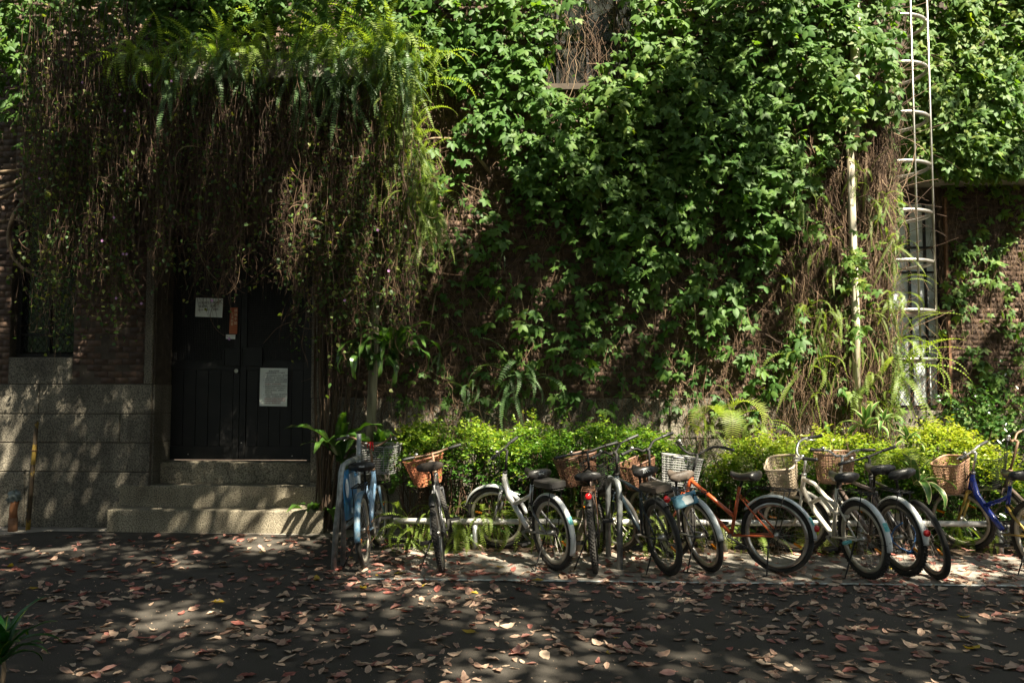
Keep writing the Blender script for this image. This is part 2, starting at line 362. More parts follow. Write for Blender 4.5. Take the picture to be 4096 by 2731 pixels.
# planting bed: low uneven soil, and the lawn further right
def bed(name, x0, x1, y0, y1, nx, ny, h, m):
    V = []; F = []
    for j in range(ny + 1):
        for i in range(nx + 1):
            x = x0 + (x1 - x0) * i / nx; y = y0 + (y1 - y0) * j / ny
            V.append((x, y, (.008 if j == 0 else h * (.6 + .5 * mnoise.noise(Vector((x * 3, y * 3, 1)))) * min(1, j / 2))))
    for j in range(ny):
        for i in range(nx): a = j * (nx + 1) + i; F.append((a, a + 1, a + nx + 2, a + nx + 1))
    return obj(name, MB().add(V, F).mesh(name, m, True), None, kind='structure')
bed('planting_bed', -1.0, 12, 8.12, 9.29, 90, 8, .07, M['soil'])
bed('lawn', XC + .02, 20, 9.29, YR - .01, 60, 10, .05, M['soil'])

# ================================================================== BUILDING
B = thing('brick_building', 'old brick and granite building almost hidden under creeper, with black double doors', 'building', (0, YW, 0))
def bp(mb, name, m, parent=None, **kw):       # part of the building: coordinates are the place's own, moved under the empty
    o = mb.build(name, m, parent if parent is not None else B, **kw)
    if parent is None or parent is B: o.matrix_parent_inverse = Matrix.Translation((0, -YW, 0))
    return o
TOPZ = 9.0
dX0, dX1 = W(612, 1500, YW).x, W(1247, 1500, YW).x; dZ1 = 3.55
lw = (W(45, 1200, YW).x, W(300, 1200, YW).x, W(150, 1428, YW).z, W(150, 800, YW).z)
uw = (W(2120, 200, YW).x, W(2570, 200, YW).x, W(2300, 345, YW).z, W(2300, -330, YW).z)
rw = (XC + .05, W(3775, 1200, YR).x, W(3700, 1640, YR).z, W(3700, 790, YR).z)
def wallgrid(y0, y1, xs, zs, holes):
    mb = MB()
    for i in range(len(xs) - 1):
        for j in range(len(zs) - 1):
            cx = (xs[i] + xs[i+1]) / 2; cz = (zs[j] + zs[j+1]) / 2
            if any(h[0] < cx < h[1] and h[2] < cz < h[3] for h in holes): continue
            mb.box((cx, (y0 + y1) / 2, cz), (xs[i+1] - xs[i], y1 - y0, zs[j+1] - zs[j]))
    return mb
door_h = (dX0, dX1, -.01, dZ1)
bp(wallgrid(YW, YW + .6, sorted([-16, dX0, dX1, lw[0], lw[1], uw[0], uw[1], XC]), sorted([0, dZ1, lw[2], lw[3], uw[2], uw[3], TOPZ]), [door_h, lw, uw]), 'wall', M['mortar'])
bp(wallgrid(YR, YR + .5, sorted([XC - .6, rw[0], rw[1], 16]), sorted([0, rw[2], rw[3], TOPZ]), [rw]), 'wall', M['mortar'])
bp(MB().box((XC - .25, (YW + .6 + YR) / 2, TOPZ / 2), (.5, YR - YW - .6, TOPZ)), 'wall', M['mortar'])
for r4, yb in ((lw, YW + .56), (uw, YW + .56), (rw, YR + .46)): bp(MB().box(((r4[0]+r4[1])/2, yb, (r4[2]+r4[3])/2), (r4[1]-r4[0], .06, r4[3]-r4[2])), 'window_back', M['black_iron'])

# --- granite base courses
def block(x0, x1, z0, z1, yf, dep=.10, m='granite'):
    g = .004; mb = MB(); bev = .008
    x0 += g; x1 -= g; z0 += g; z1 -= g
    V = [(x0, yf+dep, z0), (x1, yf+dep, z0), (x1, yf+dep, z1), (x0, yf+dep, z1), (x0, yf+bev, z0), (x1, yf+bev, z0), (x1, yf+bev, z1), (x0, yf+bev, z1),
         (x0+bev, yf, z0+bev), (x1-bev, yf, z0+bev), (x1-bev, yf, z1-bev), (x0+bev, yf, z1-bev)]
    mb.add(V, [(4,5,9,8), (5,6,10,9), (6,7,11,10), (7,4,8,11), (8,9,10,11), (0,1,5,4), (1,2,6,5), (2,3,7,6), (3,0,4,7), (0,3,2,1)])
    bp(mb, 'granite_block', M[m])
zc = [0, W(300, 1886, YW).z, W(300, 1770, YW).z, W(300, 1655, YW).z, W(300, 1537, YW).z]
xa = W(155, 1700, YW).x
for r_, cuts in enumerate([[-9.5, -6.2, dX0], [-9.5, xa, dX0], [-9.5, xa - 1.5, xa + 1.0, dX0], [-9.5, xa, dX0]]):
    for i in range(len(cuts) - 1): block(cuts[i], cuts[i+1], zc[r_], zc[r_+1], YW - (.035 if r_ == 0 else .02))
lz = lw[2]
block(lw[0], lw[1], zc[4], lz - .003, YW - .012)                       # apron under the left window
ZBR = W(2600, 1592, YW).z
for i, (a, b) in enumerate(zip(np.linspace(dX1, XC, 9)[:-1], np.linspace(dX1, XC, 9)[1:])):
    block(a, b, 0, .55, YW - .03); block(a + (.3 if i else 0), b + (.3 if i < 7 else 0), .55, ZBR / 2 + .3, YW - .02); block(a, b, ZBR / 2 + .3, ZBR, YW - .02)
ZBF = W(3900, 1640, YR).z
for a, b in zip(np.linspace(XC, 12, 7)[:-1], np.linspace(XC, 12, 7)[1:]): block(a, b, 0, ZBF, YR - .03)
block(dX1 - .004, dX1 + .16, ZBR, 3.5, YW - .03); block(dX0 - .1, dX0 + .004, zc[4], 3.5, YW - .03)
for zz in (zc[0], zc[1], zc[2], zc[3]):                       # reveal stones of the doorway
    zt = {zc[0]: zc[1], zc[1]: zc[2], zc[2]: zc[3], zc[3]: zc[4]}[zz]
    bp(MB().box((dX0 + .012, YW + .22, (max(zz, 0) + zt) / 2), (.024, .42, zt - zz - .008)), 'granite_block', M['granite'])
bp(MB().box((dX0 + .010, YW + .22, (zc[4] + dZ1) / 2), (.02, .42, dZ1 - zc[4])), 'door_reveal', M['mortar'])

# --- bricks
def courses(x0, x1, z0, z1, skips, L=.172, H=.0745, gap=.0075):
    out = []; k = 0; z = z0 + gap
    while z + H < z1:
        x = x0 - (L / 2 if k % 2 else 0) + rng.uniform(-.004, .004)
        while x < x1:
            a, b = max(x, x0), min(x + L - gap, x1)
            cx, cz = (a + b) / 2, z + (H - gap) / 2
            if b - a > .03 and not any(s[0] < cx < s[1] and s[2] < cz < s[3] for s in skips): out.append((a, b, z, z + H - gap))
            x += L
        z += H; k += 1
    return out
def brick_arrays(lst, y, dep=.03):
    A = np.array(lst); n = len(A); j = rng.uniform(-.002, .002, n)
    yf = y - .0025 + j; V = np.zeros((n, 8, 3))
    for k, (xi, zi, f) in enumerate([(0,2,1),(1,2,1),(1,3,1),(0,3,1),(0,2,0),(1,2,0),(1,3,0),(0,3,0)]):
        V[:, k, 0] = A[:, xi] + rng.uniform(-.0015, .0015, n); V[:, k, 2] = A[:, zi] + rng.uniform(-.0015, .0015, n); V[:, k, 1] = yf if f else y + dep
    q = np.array([(0,1,2,3), (1,5,6,2), (5,4,7,6), (4,0,3,7), (3,2,6,7), (4,5,1,0)])
    F = (q[None] + (np.arange(n) * 8)[:, None, None]).reshape(-1, 4)
    return V.reshape(-1, 3), F, np.repeat(rng.random(n), 8)
def brick_stuff(lst, y, name='brickwork', mat='brick'):
    V, F, r = brick_arrays(lst, y); o = obj(name, arr_mesh(name, V, F, M[mat], r), B, kind='stuff'); o.matrix_parent_inverse = Matrix.Translation((0, -YW, 0))
pier = courses(lw[1] + .004, dX0 - .104, zc[4] + .006, 4.6, [])
pier.sort(key=lambda t: t[2])
near = [t for t in pier if abs((t[1] - t[0]) - .163) < .006][:300]; rest = [t for t in pier if t not in near]
bm4 = []
for k in range(4):
    V, F, r = brick_arrays([(-.0815, .0815, 0, .0655)], 0); bm4.append(arr_mesh('brick', V, F, M['brick'], np.full(8, k * .23)))
for i, t in enumerate(near):
    o = obj('brick', bm4[i % 4], B); o.location = ((t[0] + t[1]) / 2, rng.uniform(-.003, .003), t[2]); o.scale.x = (t[1] - t[0]) / .163
rest += courses(-10.5, lw[0] - .004, zc[4] + .006, 6.9, [])
rest += courses(lw[0], lw[1], lw[3] + .02, 6.9, []) + courses(lw[1] + .004, dX0 - .104, 4.6, 6.9, [])
rest += courses(dX0, dX1, dZ1 + .01, 6.9, []) + courses(dX1 + .17, XC - .003, ZBR + .005, 6.9, [(uw[0] - .01, uw[1] + .01, uw[2] - .01, uw[3] + .01)])
brick_stuff(rest, YW)
brick_stuff(courses(rw[1] + .02, 11.5, ZBF + .005, rw[3] + 1.9, []), YR)
sb = courses(YW + .02, YR - .02, 1.5, 6.9, [])
V, F, r = brick_arrays(sb, 0); V2 = np.stack([XC + .008 - V[:, 1] - .016, V[:, 0], V[:, 2]], 1)
o = obj('brickwork', arr_mesh('brickwork', V2, F, M['brick'], r), B, kind='stuff'); o.matrix_parent_inverse = Matrix.Translation((0, -YW, 0))

# --- windows
def window(rect, y, vx, hz, pane, frame, fw=.045, grille=None, dep=.16):
    x0, x1, z0, z1 = rect; mb = MB(); yy = y + dep
    for x in (x0 + fw / 2, x1 - fw / 2): mb.box((x, yy, (z0 + z1) / 2), (fw, .07, z1 - z0 - .004))
    for z in (z0 + fw / 2, z1 - fw / 2): mb.box(((x0 + x1) / 2, yy, z), (x1 - x0 - 2 * fw - .002, .066, fw - .002))
    wd = bp(mb, 'window', M[frame])
    mt = MB()
    for x in vx: mt.box((x, yy - .004, (z0 + z1) / 2), (.028, .04, z1 - z0 - 2 * fw - .003))
    for z in hz: mt.box(((x0 + x1) / 2, yy - .006, z), (x1 - x0 - 2 * fw - .006, .032, .03))
    bp(mt, 'mullion', M[frame], wd)
    gx = [x0 + fw] + list(vx) + [x1 - fw]; gz = [z0 + fw] + list(hz) + [z1 - fw]
    for i in range(len(gx) - 1):
        for j in range(len(gz) - 1):
            tilt = rng.uniform(-.006, .006)
            o = bp(MB().box(((gx[i] + gx[i+1]) / 2, yy + .012 + tilt * .2, (gz[j] + gz[j+1]) / 2), (gx[i+1] - gx[i] - .03, .006, gz[j+1] - gz[j] - .032), Matrix.Rotation(tilt, 3, 'Z')), 'pane', M[pane], wd)
    if grille:
        g = MB(); gy = y + .04; n = int((x1 - x0) / .075); zz0, zz1 = grille; st = .11
        m_ = int((zz1 - zz0) / st)
        for i in range(n):
            for j in range(m_):
                xa_ = x0 + (i + .5) * (x1 - x0) / n; hw = (x1 - x0) / n / 2; zb = zz0 + j * st
                for sx in (-1, 1):
                    g.tube([(xa_ + sx * hw, gy, zb), (xa_ + sx * hw * .12, gy, zb + st * .5), (xa_ + sx * hw, gy, zb + st)], .0035, 3, cap=False)
        bp(g, 'grille', M['black_iron'] if pane != 'grey_glass' else M['rust'], wd)
    return wd
cx = (lw[0] + lw[1]) / 2
window(lw, YW, [cx], [lw[2] + .28, lw[2] + 1.2], 'dark_glass', 'black_iron', .05, (lw[2] + .02, lw[3] - .05))
window(uw, YW, [W(2230, 200, YW).x, W(2352, 200, YW).x, W(2470, 200, YW).x], [W(2300, 158, YW).z, W(2300, -60, YW).z], 'dusk_glass', 'black_iron', .04, None, .1)
rwz = [W(3700, y, YR).z for y in (1430, 1345, 1250, 1085, 985)]
window(rw, YR, [W(3655, 1200, YR).x, W(3720, 1200, YR).x], rwz, 'grey_glass', 'black_iron', .05, (rw[2], W(3700, 1440, YR).z), .12)
bp(MB().box((rw[1] + .03, YR - .05, (rw[2] + rw[3]) / 2), (.035, .05, rw[3] - rw[2])).box(((rw[0] + rw[1]) / 2, YR - .06, rwz[2]), (rw[1] - rw[0], .05, .06)), 'window_guard', M['rust'])
# ledge over the recessed window, and sill line high on the main wall
zl = W(3700, 700, YR - .45).z
bp(MB().box(((XC + 12) / 2, YR - .235, zl), (12 - XC - .004, .46, .13)), 'ledge', M['concrete'])
bp(MB().box(((uw[0] + uw[1]) / 2, YW - .05, uw[2] - .05), (uw[1] - uw[0] + .2, .16, .07)), 'window_sill', M['mortar'])
# entrance canopy slab
cX0, cX1 = W(690, 300, 8.25).x, W(1500, 300, 8.25).x; CZ = 4.98
bp(MB().box(((cX0 + cX1) / 2, (8.28 + YW) / 2 - .002, CZ + .1), (cX1 - cX0, YW - 8.28 - .004, .2)), 'entrance_canopy', M['concrete'])
bp(MB().box((W(900, 20, YW).x, YW - .3, W(900, -10, YW).z), (1.6, .56, .2)), 'ledge', M['concrete'])
# --- black double door
X = lambda px, y=1600: W(px, y, YD).x
Z = lambda py, x=950: W(x, py, YD).z
zb = .757
fr = MB()
fr.box((X(645) , YD, (zb + dZ1) / 2), (.07, .12, dZ1 - zb)).box((X(1246), YD, (zb + dZ1) / 2), (.06, .12, dZ1 - zb)).box(((X(645) + X(1246)) / 2, YD, dZ1 - .05), (X(1246) - X(645), .10, .1))
bp(fr, 'door_frame', M['door_black'])
bp(MB().box(((dX0 + dX1) / 2, YD + .07, (zb + dZ1) / 2), (dX1 - dX0, .02, dZ1 - zb)), 'wall', M['door_black'])
def leaf_door(x0, x1, knob):
    zt = dZ1 - .1; mid = Z(1465); mb = MB(); st = .075
    mb.box(((x0 + x1) / 2, YD + .02, (zb + zt) / 2), (x1 - x0 - .008, .03, zt - zb - .01))
    d = bp(mb, 'door', M['door_black'])
    f = MB()
    for x in (x0 + st / 2 + .004, x1 - st / 2 - .004): f.box((x, YD - .008, (zb + zt) / 2), (st, .024, zt - zb - .012))
    for z, h in ((zb + .09, .16), (mid, .09), (zt - .06, .1)): f.box(((x0 + x1) / 2, YD - .009, z), (x1 - x0 - 2 * st - .012, .022, h))
    bp(f, 'door_rail', M['door_black'], d)
    n = 5; pw = (x1 - x0 - 2 * st - .02) / n
    for i in range(n):
        bp(MB().box((x0 + st + .01 + pw * (i + .5), YD, (zb + .17 + mid - .045) / 2), (pw - .008, .018, mid - zb - .22)), 'plank', M['door_black'], d)
    g = MB(); xx = x0 + st + .02
    while xx < x1 - st - .01: g.box((xx, YD - .002, (mid + zt) / 2), (.004, .004, zt - mid - .16)); xx += .022
    zz = mid + .06
    while zz < zt - .12: g.box(((x0 + x1) / 2, YD - .006, zz), (x1 - x0 - 2 * st - .02, .004, .004)); zz += .022
    bp(g, 'mesh_screen', M['black_iron'], d)
    return d
dm = X(960)
dl = leaf_door(X(658), dm, True); dr = leaf_door(dm, X(1240), False)
kn = MB(); kc = W(945, 1483, YD - .05)
kn.ring(kc, (0, 1, 0), .022, .006, 20, 6); kn.tube([kc + Vector((0, .04, 0)), kc + Vector((0, .01, 0)), kc], [.012, .012, .018], 12)
bp(kn, 'door_knob', M['steel'], dl)
for a, b in ((896, 960), (968, 1048)):
    h = MB(); x0, x1, z0, z1 = X(a), X(b), Z(1462), Z(1392)
    for c, s_ in (((( x0+x1)/2, z0), (x1-x0, .012)), (((x0+x1)/2, z1), (x1-x0, .012)), ((x0, (z0+z1)/2), (.012, z1-z0)), ((x1, (z0+z1)/2), (.012, z1-z0))):
        h.box((c[0], YD - .03, c[1]), (s_[0], .02, s_[1]))
    h.box(((x0+x1)/2, YD - .024, (z0+z1)/2), (x1-x0-.014, .012, z1-z0-.014))
    bp(h, 'lock_box', M['door_black'], dl if a < 960 else dr)
for px, py, dd in ((752, 1816, dl), (1168, 1823, dr), (965, 1770, dr)):
    q = W(px, py, YD - .025); bp(MB().tube([q, q + Vector((0, .02, 0))], .008, 8), 'bolt', M['steel'], dd)
q = W(648, 1425, YD - .12); bp(MB().box(q, (.05, .05, .16)).box(q + Vector((.01, -.03, -.05)), (.03, .02, .03)), 'door_closer', M['black_iron'])

# --- steps: three granite steps
ST = thing('stone_steps', 'three broad granite steps leading up to the black double doors', 'steps', ((dX0 + dX1) / 2, 9.15, 0))
def step(x0, x1, y0, y1, z0, z1):
    o = obj('step', None, ST); b = .012
    mb = MB(); n = 24; secs = []
    for i in range(n + 1):
        x = x0 + (x1 - x0) * i / n; j = .004 * mnoise.noise(Vector((x * 4, y0 * 9, 0)))
        secs.append([Vector((x, y1, z0)), Vector((x, y0 + j, z0)), Vector((x, y0 + j, z1 - b)), Vector((x, y0 + j + b * .4, z1 - b * .3 + j * .4)), Vector((x, y0 + b + j, z1 + j * .4)), Vector((x, y1, z1))])
    mb.loft(secs)
    bpy.data.objects.remove(o)
    o = mb.build('step', M['granite_step'], ST); o.matrix_parent_inverse = Matrix.Translation(ST.location).inverted()
s1x, s2x, sx1 = W(430, 2060, 9.0).x, W(478, 1960, 9.24).x, dX1 + .25
step(s1x, sx1, 9.0, 9.60, 0.006, .255)
step(s2x, sx1 - .02, 9.24, 9.272, .258, .503)
step(dX0 + .026, dX1 - .004, 9.276, YD + .02, .258, .503)
step(dX0 + .026, dX1 - .004, 9.50, YD + .05, .506, .752)

# --- notices on the doors
def sheet(name, label, cat, c4, lines, paper, tilt=0):
    c = sum((Vector(p) for p in c4), Vector()) / 4
    t = thing(name, label, cat, c)
    P = [Vector(p) - c for p in c4]
    # slightly buckled sheet
    V = []; F = []; n = 6
    for j in range(n + 1):
        for i in range(n + 1):
            u, v = i / n, j / n; p = (P[0] * (1-u) + P[1] * u) * (1-v) + (P[3] * (1-u) + P[2] * u) * v
            p.y -= .003 * math.sin(u * 3 + v * 2) ** 2; V.append(p)
    for j in range(n):
        for i in range(n): a = j * (n + 1) + i; F.append((a, a + n + 1, a + n + 2, a + 1))
    mb = MB().add(V, F); mb.build('sheet', paper, t, True)
    ux = (P[1] - P[0]); wd = ux.length; ht = (P[3] - P[0]).length
    for (s, u, v, size, m) in lines:
        pos = P[0] * (1-u) * (1-v) + P[1] * u * (1-v) + P[2] * u * v + P[3] * (1-u) * v; pos.y -= .008
        text_mesh(s, size, m, t, Matrix.Translation(pos) @ Matrix.Rotation(-math.atan2(-ux.z, ux.x) , 4, 'Y') @ UPRIGHT)
    return t
ny = YD - .045
sheet('paper_notice', 'white landscape paper notice with three lines of black print on left door', 'notice',
      (W(784, 1191, ny), W(893, 1194, ny), W(889, 1270, ny), W(781, 1266, ny)),
      [('外系學生如需至系', .11, .34, .036, M['ink']), ('需蓋章，請撥打', .12, .52, .036, M['ink']), ('3366-4865，謝謝。', .09, .70, .036, M['ink'])], M['paper'])
bl = []; v = .115
rows = [('使用公告說明', .32, 'ink'), ('請各位同學遵守下列事項', .2, 'ink'), ('1. 早晚七時後請勿進入館內，為了安全', .13, 'ink'), ('   請隨手關門，並注意自身安全。', .14, 'ink'), ('2. 為維護環境清潔，請勿在館內飲食', .13, 'ink'), ('   請將垃圾帶走，離開前請記得關燈', .14, 'ink'),
        ('   如有違反，將依規定辦理。', .14, 'ink_red'), ('3. 請依規定將腳踏車停放在停車架上', .13, 'ink'), ('   不得停放於門口，以免阻礙出入', .14, 'ink'), ('   並請保持通道暢通，謝謝合作。', .14, 'ink'), ('   請配合辦理。', .14, 'ink'),
        ('4. 如遇假日或緊急情況，請先與系辦', .13, 'ink'), ('   公室聯絡，或至警衛室登記後進入', .14, 'ink'), ('   離開時請務必確認門窗是否關好，', .14, 'ink_red'), ('   最後離開者請關閉所有電源開關', .14, 'ink_red'), ('   以及冷氣，謝謝您的合作。', .14, 'ink_red')]
for k, (s, u, c) in enumerate(rows): bl.append((s, u, .1 + k * .055 + (.015 if k > 1 else 0), .0185 if k > 1 else .022, M[c]))
sheet('paper_notice', 'white portrait paper notice closely printed in black and red on right door', 'notice',
      (W(1041, 1471, ny), W(1151, 1473, ny), W(1148, 1625, ny), W(1038, 1623, ny)), bl, M['paper'])
sheet('red_sticker', 'narrow upright red sticker with pale characters on left door', 'sticker',
      (W(921, 1230, ny), W(952, 1230, ny), W(949, 1336, ny), W(917, 1335, ny)),
      [(c, .56, .16 + .16 * i, .042, M['cream_ink']) for i, c in enumerate('請隨手關')] + [(c, .14, .28 + .13 * i, .036, M['cream_ink']) for i, c in enumerate('三道圖書')], M['strip_red'])
sheet('paper_label', 'small pale paper label just below the red sticker on left door', 'label',
      (W(904, 1338, ny), W(942, 1338, ny), W(941, 1356, ny), W(904, 1355, ny)), [('::', .06, .7, .04, M['ink'])], M['paper'])

# ================================================================== PIPES, LADDER
def flat(name, mb, m, label, cat, smooth=True, group=None):
    return mb.build(name, m, None, smooth, label=label, category=cat, group=group)
yp = YW - .24
t = thing('drainpipe', 'pale cream drainpipe in two offset lengths near the corner ladder', 'drainpipe', W(3412, 1700, yp))
def under(o, t): o.matrix_parent_inverse = Matrix.Translation(t.location).inverted(); return o
under(MB().tube([W(3428, 1640, yp + .02), W(3424, 1300, yp), W(3410, 900, yp), W(3400, 560, yp)], .042, 14).build('lower_pipe', M['cream_pipe'], t, True), t)
under(MB().tube([W(3418, 556, yp - .04), W(3420, 300, yp - .04), W(3424, -300, yp - .03)], .052, 14).build('upper_pipe', M['cream_pipe'], t, True), t)
under(MB().ring(W(3418, 553, yp - .04), (0, 0, 1), .051, .006, 18, 6).build('collar', M['rust'], t, True), t)
t = thing('drainpipe', 'mottled drainpipe half buried in vines right of the black doors', 'drainpipe', W(1480, 1900, 8.95))
under(MB().tube([W(1480, 1850, 8.95), W(1492, 1500, 8.93), W(1500, 1250, 8.93), W(1515, 900, 8.95), W(1520, 500, 9.0)], [.055, .052, .05, .05, .05], 12).build('pipe', M['old_pipe'], t, True), t)
# ladder cage
lc = W(3575, 800, 10.25); Rr = .42
t = thing('caged_ladder', 'stainless steel ladder cage of round hoops at the corner of the building', 'ladder', (lc.x, lc.y, 0))
for yy in (1441, 1252, 1060, 868, 680, 492, 300, 118, -70, -260):
    z = W(3622, yy, lc.y).z - lc.z * 0
    under(MB().ring((lc.x, lc.y, z), (0, 0, 1), Rr, .025, 40, 8).build('hoop', M['steel'], t, True), t)
ztop = W(3622, -300, lc.y).z; zbt = W(3622, 1441, lc.y).z
for a in (-80, -35):
    x, y = lc.x + math.cos(R_(a)) * (Rr - .0), lc.y + math.sin(R_(a)) * (Rr - .0)
    dx = -.022 * math.cos(R_(a)); dy = -.022 * math.sin(R_(a))
    under(MB().tube([(x - dx*1.25, y - dy*1.25, zbt), (x - dx*1.25, y - dy*1.25, ztop)], .013, 8).build('cage_bar', M['steel'], t, True), t)
for s in (-.2, .2):
    under(MB().tube([(lc.x - .40, lc.y + s, 1.9), (lc.x - .40, lc.y + s, ztop)], .017, 8).build('rail', M['steel'], t, True), t)
for k in range(18):
    z = 2.0 + k * .3
    under(MB().tube([(lc.x - .40, lc.y - .2, z), (lc.x - .40, lc.y + .2, z)], .010, 8).build('rung', M['steel'], t, True), t)
# left: yellow rusty standpipe, clay pipe with a rag
t = thing('standpipe', 'thin rusty standpipe with chipped yellow paint leaning at left wall', 'pipe', W(112, 2088, 9.1))
a, b = W(112, 2094, 9.1), W(146, 1690, 9.12); a.z = 0
under(MB().tube([a, a.lerp(b, .5), b, b + Vector((.01, 0, .02))], [.026, .025, .023, .012], 12).build('pipe', M['yellow_pipe'], t, True), t)
q = a.lerp(b, .74); under(MB().ring(q, b - a, .027, .006, 16, 6).build('pipe_clamp', M['rust'], t, True), t)
t = thing('clay_pipe', 'short orange pipe stub topped by a crumpled grey rag at left', 'pipe', W(52, 2080, 9.0))
q = W(52, 2080, 9.0); q.z = 0
under(MB().tube([q, q + Vector((0, 0, .16))], .05, 14).build('pipe_base', M['rust'], t, True), t)
under(MB().tube([q + Vector((0, 0, .15)), q + Vector((0, 0, .26)), q + Vector((.01, 0, .32)), q + Vector((.035, 0, .35))], [.042, .042, .041, .036], 14).build('pipe', M['terracotta'], t, True), t)
rg = MB(); secs = []
for i in range(9):
    ph = i / 8 * math.pi; secs.append([q + Vector((0.01, 0, .40)) + Vector((math.sin(ph) * .085 * math.cos(a_), math.sin(ph) * .07 * math.sin(a_), -math.cos(ph) * .075)) * (.8 + .8 * mnoise.noise(Vector((math.cos(a_) * 3, math.sin(a_) * 3, i * .9)))) for a_ in np.linspace(0, 2 * math.pi, 14, endpoint=False)])
o = under(rg.loft(secs).build('rag', M['rag'], None, True), t); o.matrix_parent_inverse = Matrix(); o['label'] = 'crumpled grey rag on top of the orange pipe stub'; o['category'] = 'rag'
# ================================================================== BICYCLES
def pm(name, c, rough=.35, metal=0.0, c2=None, sc=8, coat=.3):
    return basic(name, c, c2, rough=rough, metal=metal, scale=sc, coat=coat, detail=8, lo=.45, hi=.7)
M['rubber'] = basic('tyre_rubber', (.014, .013, .012), (.035, .032, .028), rough=.85, scale=12)
M['black_plastic'] = basic('black_plastic', (.013, .013, .014), (.022, .021, .02), rough=.5, scale=10)
M['saddle'] = basic('black_saddle_vinyl', (.016, .015, .015), (.03, .028, .026), rough=.38, scale=5)
M['saddle_worn'] = basic('worn_brown_saddle', (.05, .038, .03), (.09, .07, .055), rough=.6, scale=7)
M['alu'] = basic('brushed_aluminium', (.38, .36, .33), (.55, .53, .50), rough=.35, metal=.9, scale=12)
M['rim_cream'] = basic('dusty_rim', (.32, .29, .24), (.52, .49, .43), rough=.45, metal=.4, scale=9)
M['rim_dark'] = basic('dark_rim', (.09, .085, .08), (.2, .19, .17), rough=.45, metal=.7, scale=9)
M['spoke'] = basic('spoke_steel', (.30, .28, .25), rough=.4, metal=.9)
M['rust_bar'] = basic('rusty_handlebar', (.13, .075, .045), (.28, .18, .12), rough=.55, metal=.4, scale=14)
M['fender_white'] = basic('white_mudguard', (.50, .51, .52), (.68, .70, .70), rough=.4, scale=6, coat=.2)
M['fender_silver'] = basic('silver_mudguard', (.42, .45, .47), (.62, .65, .66), rough=.35, metal=.3, scale=7)
M['red_lens'] = basic('red_reflector', (.45, .01, .012), rough=.15, coat=.6)
M['orange_lens'] = basic('orange_reflector', (.65, .20, .01), rough=.2, coat=.5)
M['teal_sticker'] = basic('teal_sticker', (.03, .30, .32), (.20, .45, .45), rough=.5, scale=60)
M['blue_paint'] = pm('light_blue_paint', (.16, .28, .43), c2=(.30, .38, .46))
M['blue_worn'] = basic('worn_blue_mudguard', (.08, .19, .30), (.24, .29, .32), rough=.5, scale=16, detail=9, lo=.42, hi=.62)
M['dark_frame'] = pm('charcoal_paint', (.025, .025, .028), c2=(.06, .06, .062))
M['silver_paint'] = pm('silver_paint', (.48, .47, .46), .3, .5, c2=(.60, .59, .58))
M['black_teal'] = pm('black_blue_paint', (.012, .022, .030), c2=(.02, .035, .045))
M['grey_paint'] = pm('grey_paint', (.15, .15, .155), .35, .4, c2=(.28, .28, .28))
M['orange_paint'] = pm('orange_red_paint', (.46, .085, .022), c2=(.36, .075, .025))
M['white_paint'] = basic('chipped_white_paint', (.62, .58, .50), (.22, .16, .11), rough=.4, scale=18, detail=10, lo=.66, hi=.70, coat=.2)
M['brown_paint'] = pm('brown_grey_paint', (.10, .075, .065), c2=(.22, .16, .14))
M['cobalt'] = pm('cobalt_blue_paint', (.010, .028, .25), .25)
M['gold_paint'] = pm('gold_paint', (.42, .28, .06), .35, .4, c2=(.32, .22, .06))
M['b_orange'] = basic('orange_wicker', (.32, .105, .05), (.42, .16, .08), rough=.6, scale=30)
M['b_brown'] = basic('brown_wicker', (.08, .036, .02), (.15, .07, .038), rough=.6, scale=30)
M['b_beige'] = basic('beige_wicker', (.34, .27, .19), (.44, .36, .27), rough=.55, scale=12)
M['b_tan'] = basic('tan_wicker', (.26, .145, .09), (.35, .21, .14), rough=.55, scale=12)
M['b_grey'] = basic('grey_plastic_basket', (.17, .17, .165), (.27, .27, .26), rough=.5, scale=10)
M['b_white'] = basic('white_plastic_basket', (.20, .20, .195), (.30, .30, .29), rough=.5, scale=10)
M['b_black'] = basic('black_wire_basket', (.012, .012, .012), rough=.5)
M['cable_blue'] = basic('blue_cable', (.015, .08, .22), rough=.35, coat=.4)
M['red_cloth'] = basic('red_ribbon', (.62, .01, .015), rough=.7)
M['pink_worn'] = basic('worn_pink_patch', (.40, .12, .16), (.5, .22, .24), rough=.6, scale=20)
M['cork_grip'] = basic('pale_grip', (.30, .26, .20), (.42, .38, .3), rough=.7, scale=30)
M['blue_print'] = basic('blue_sign_print', (.02, .15, .34), (.05, .22, .42), rough=.35, scale=2.5)
M['white_print'] = basic('white_print', (.72, .76, .78), rough=.4)
M['clear_film'] = basic('pale_plastic_film', (.35, .48, .55), (.6, .68, .72), rough=.2, scale=8)
M['teal_film'] = basic('blue_flyer_print', (.05, .20, .30), (.18, .34, .42), rough=.35, scale=9)

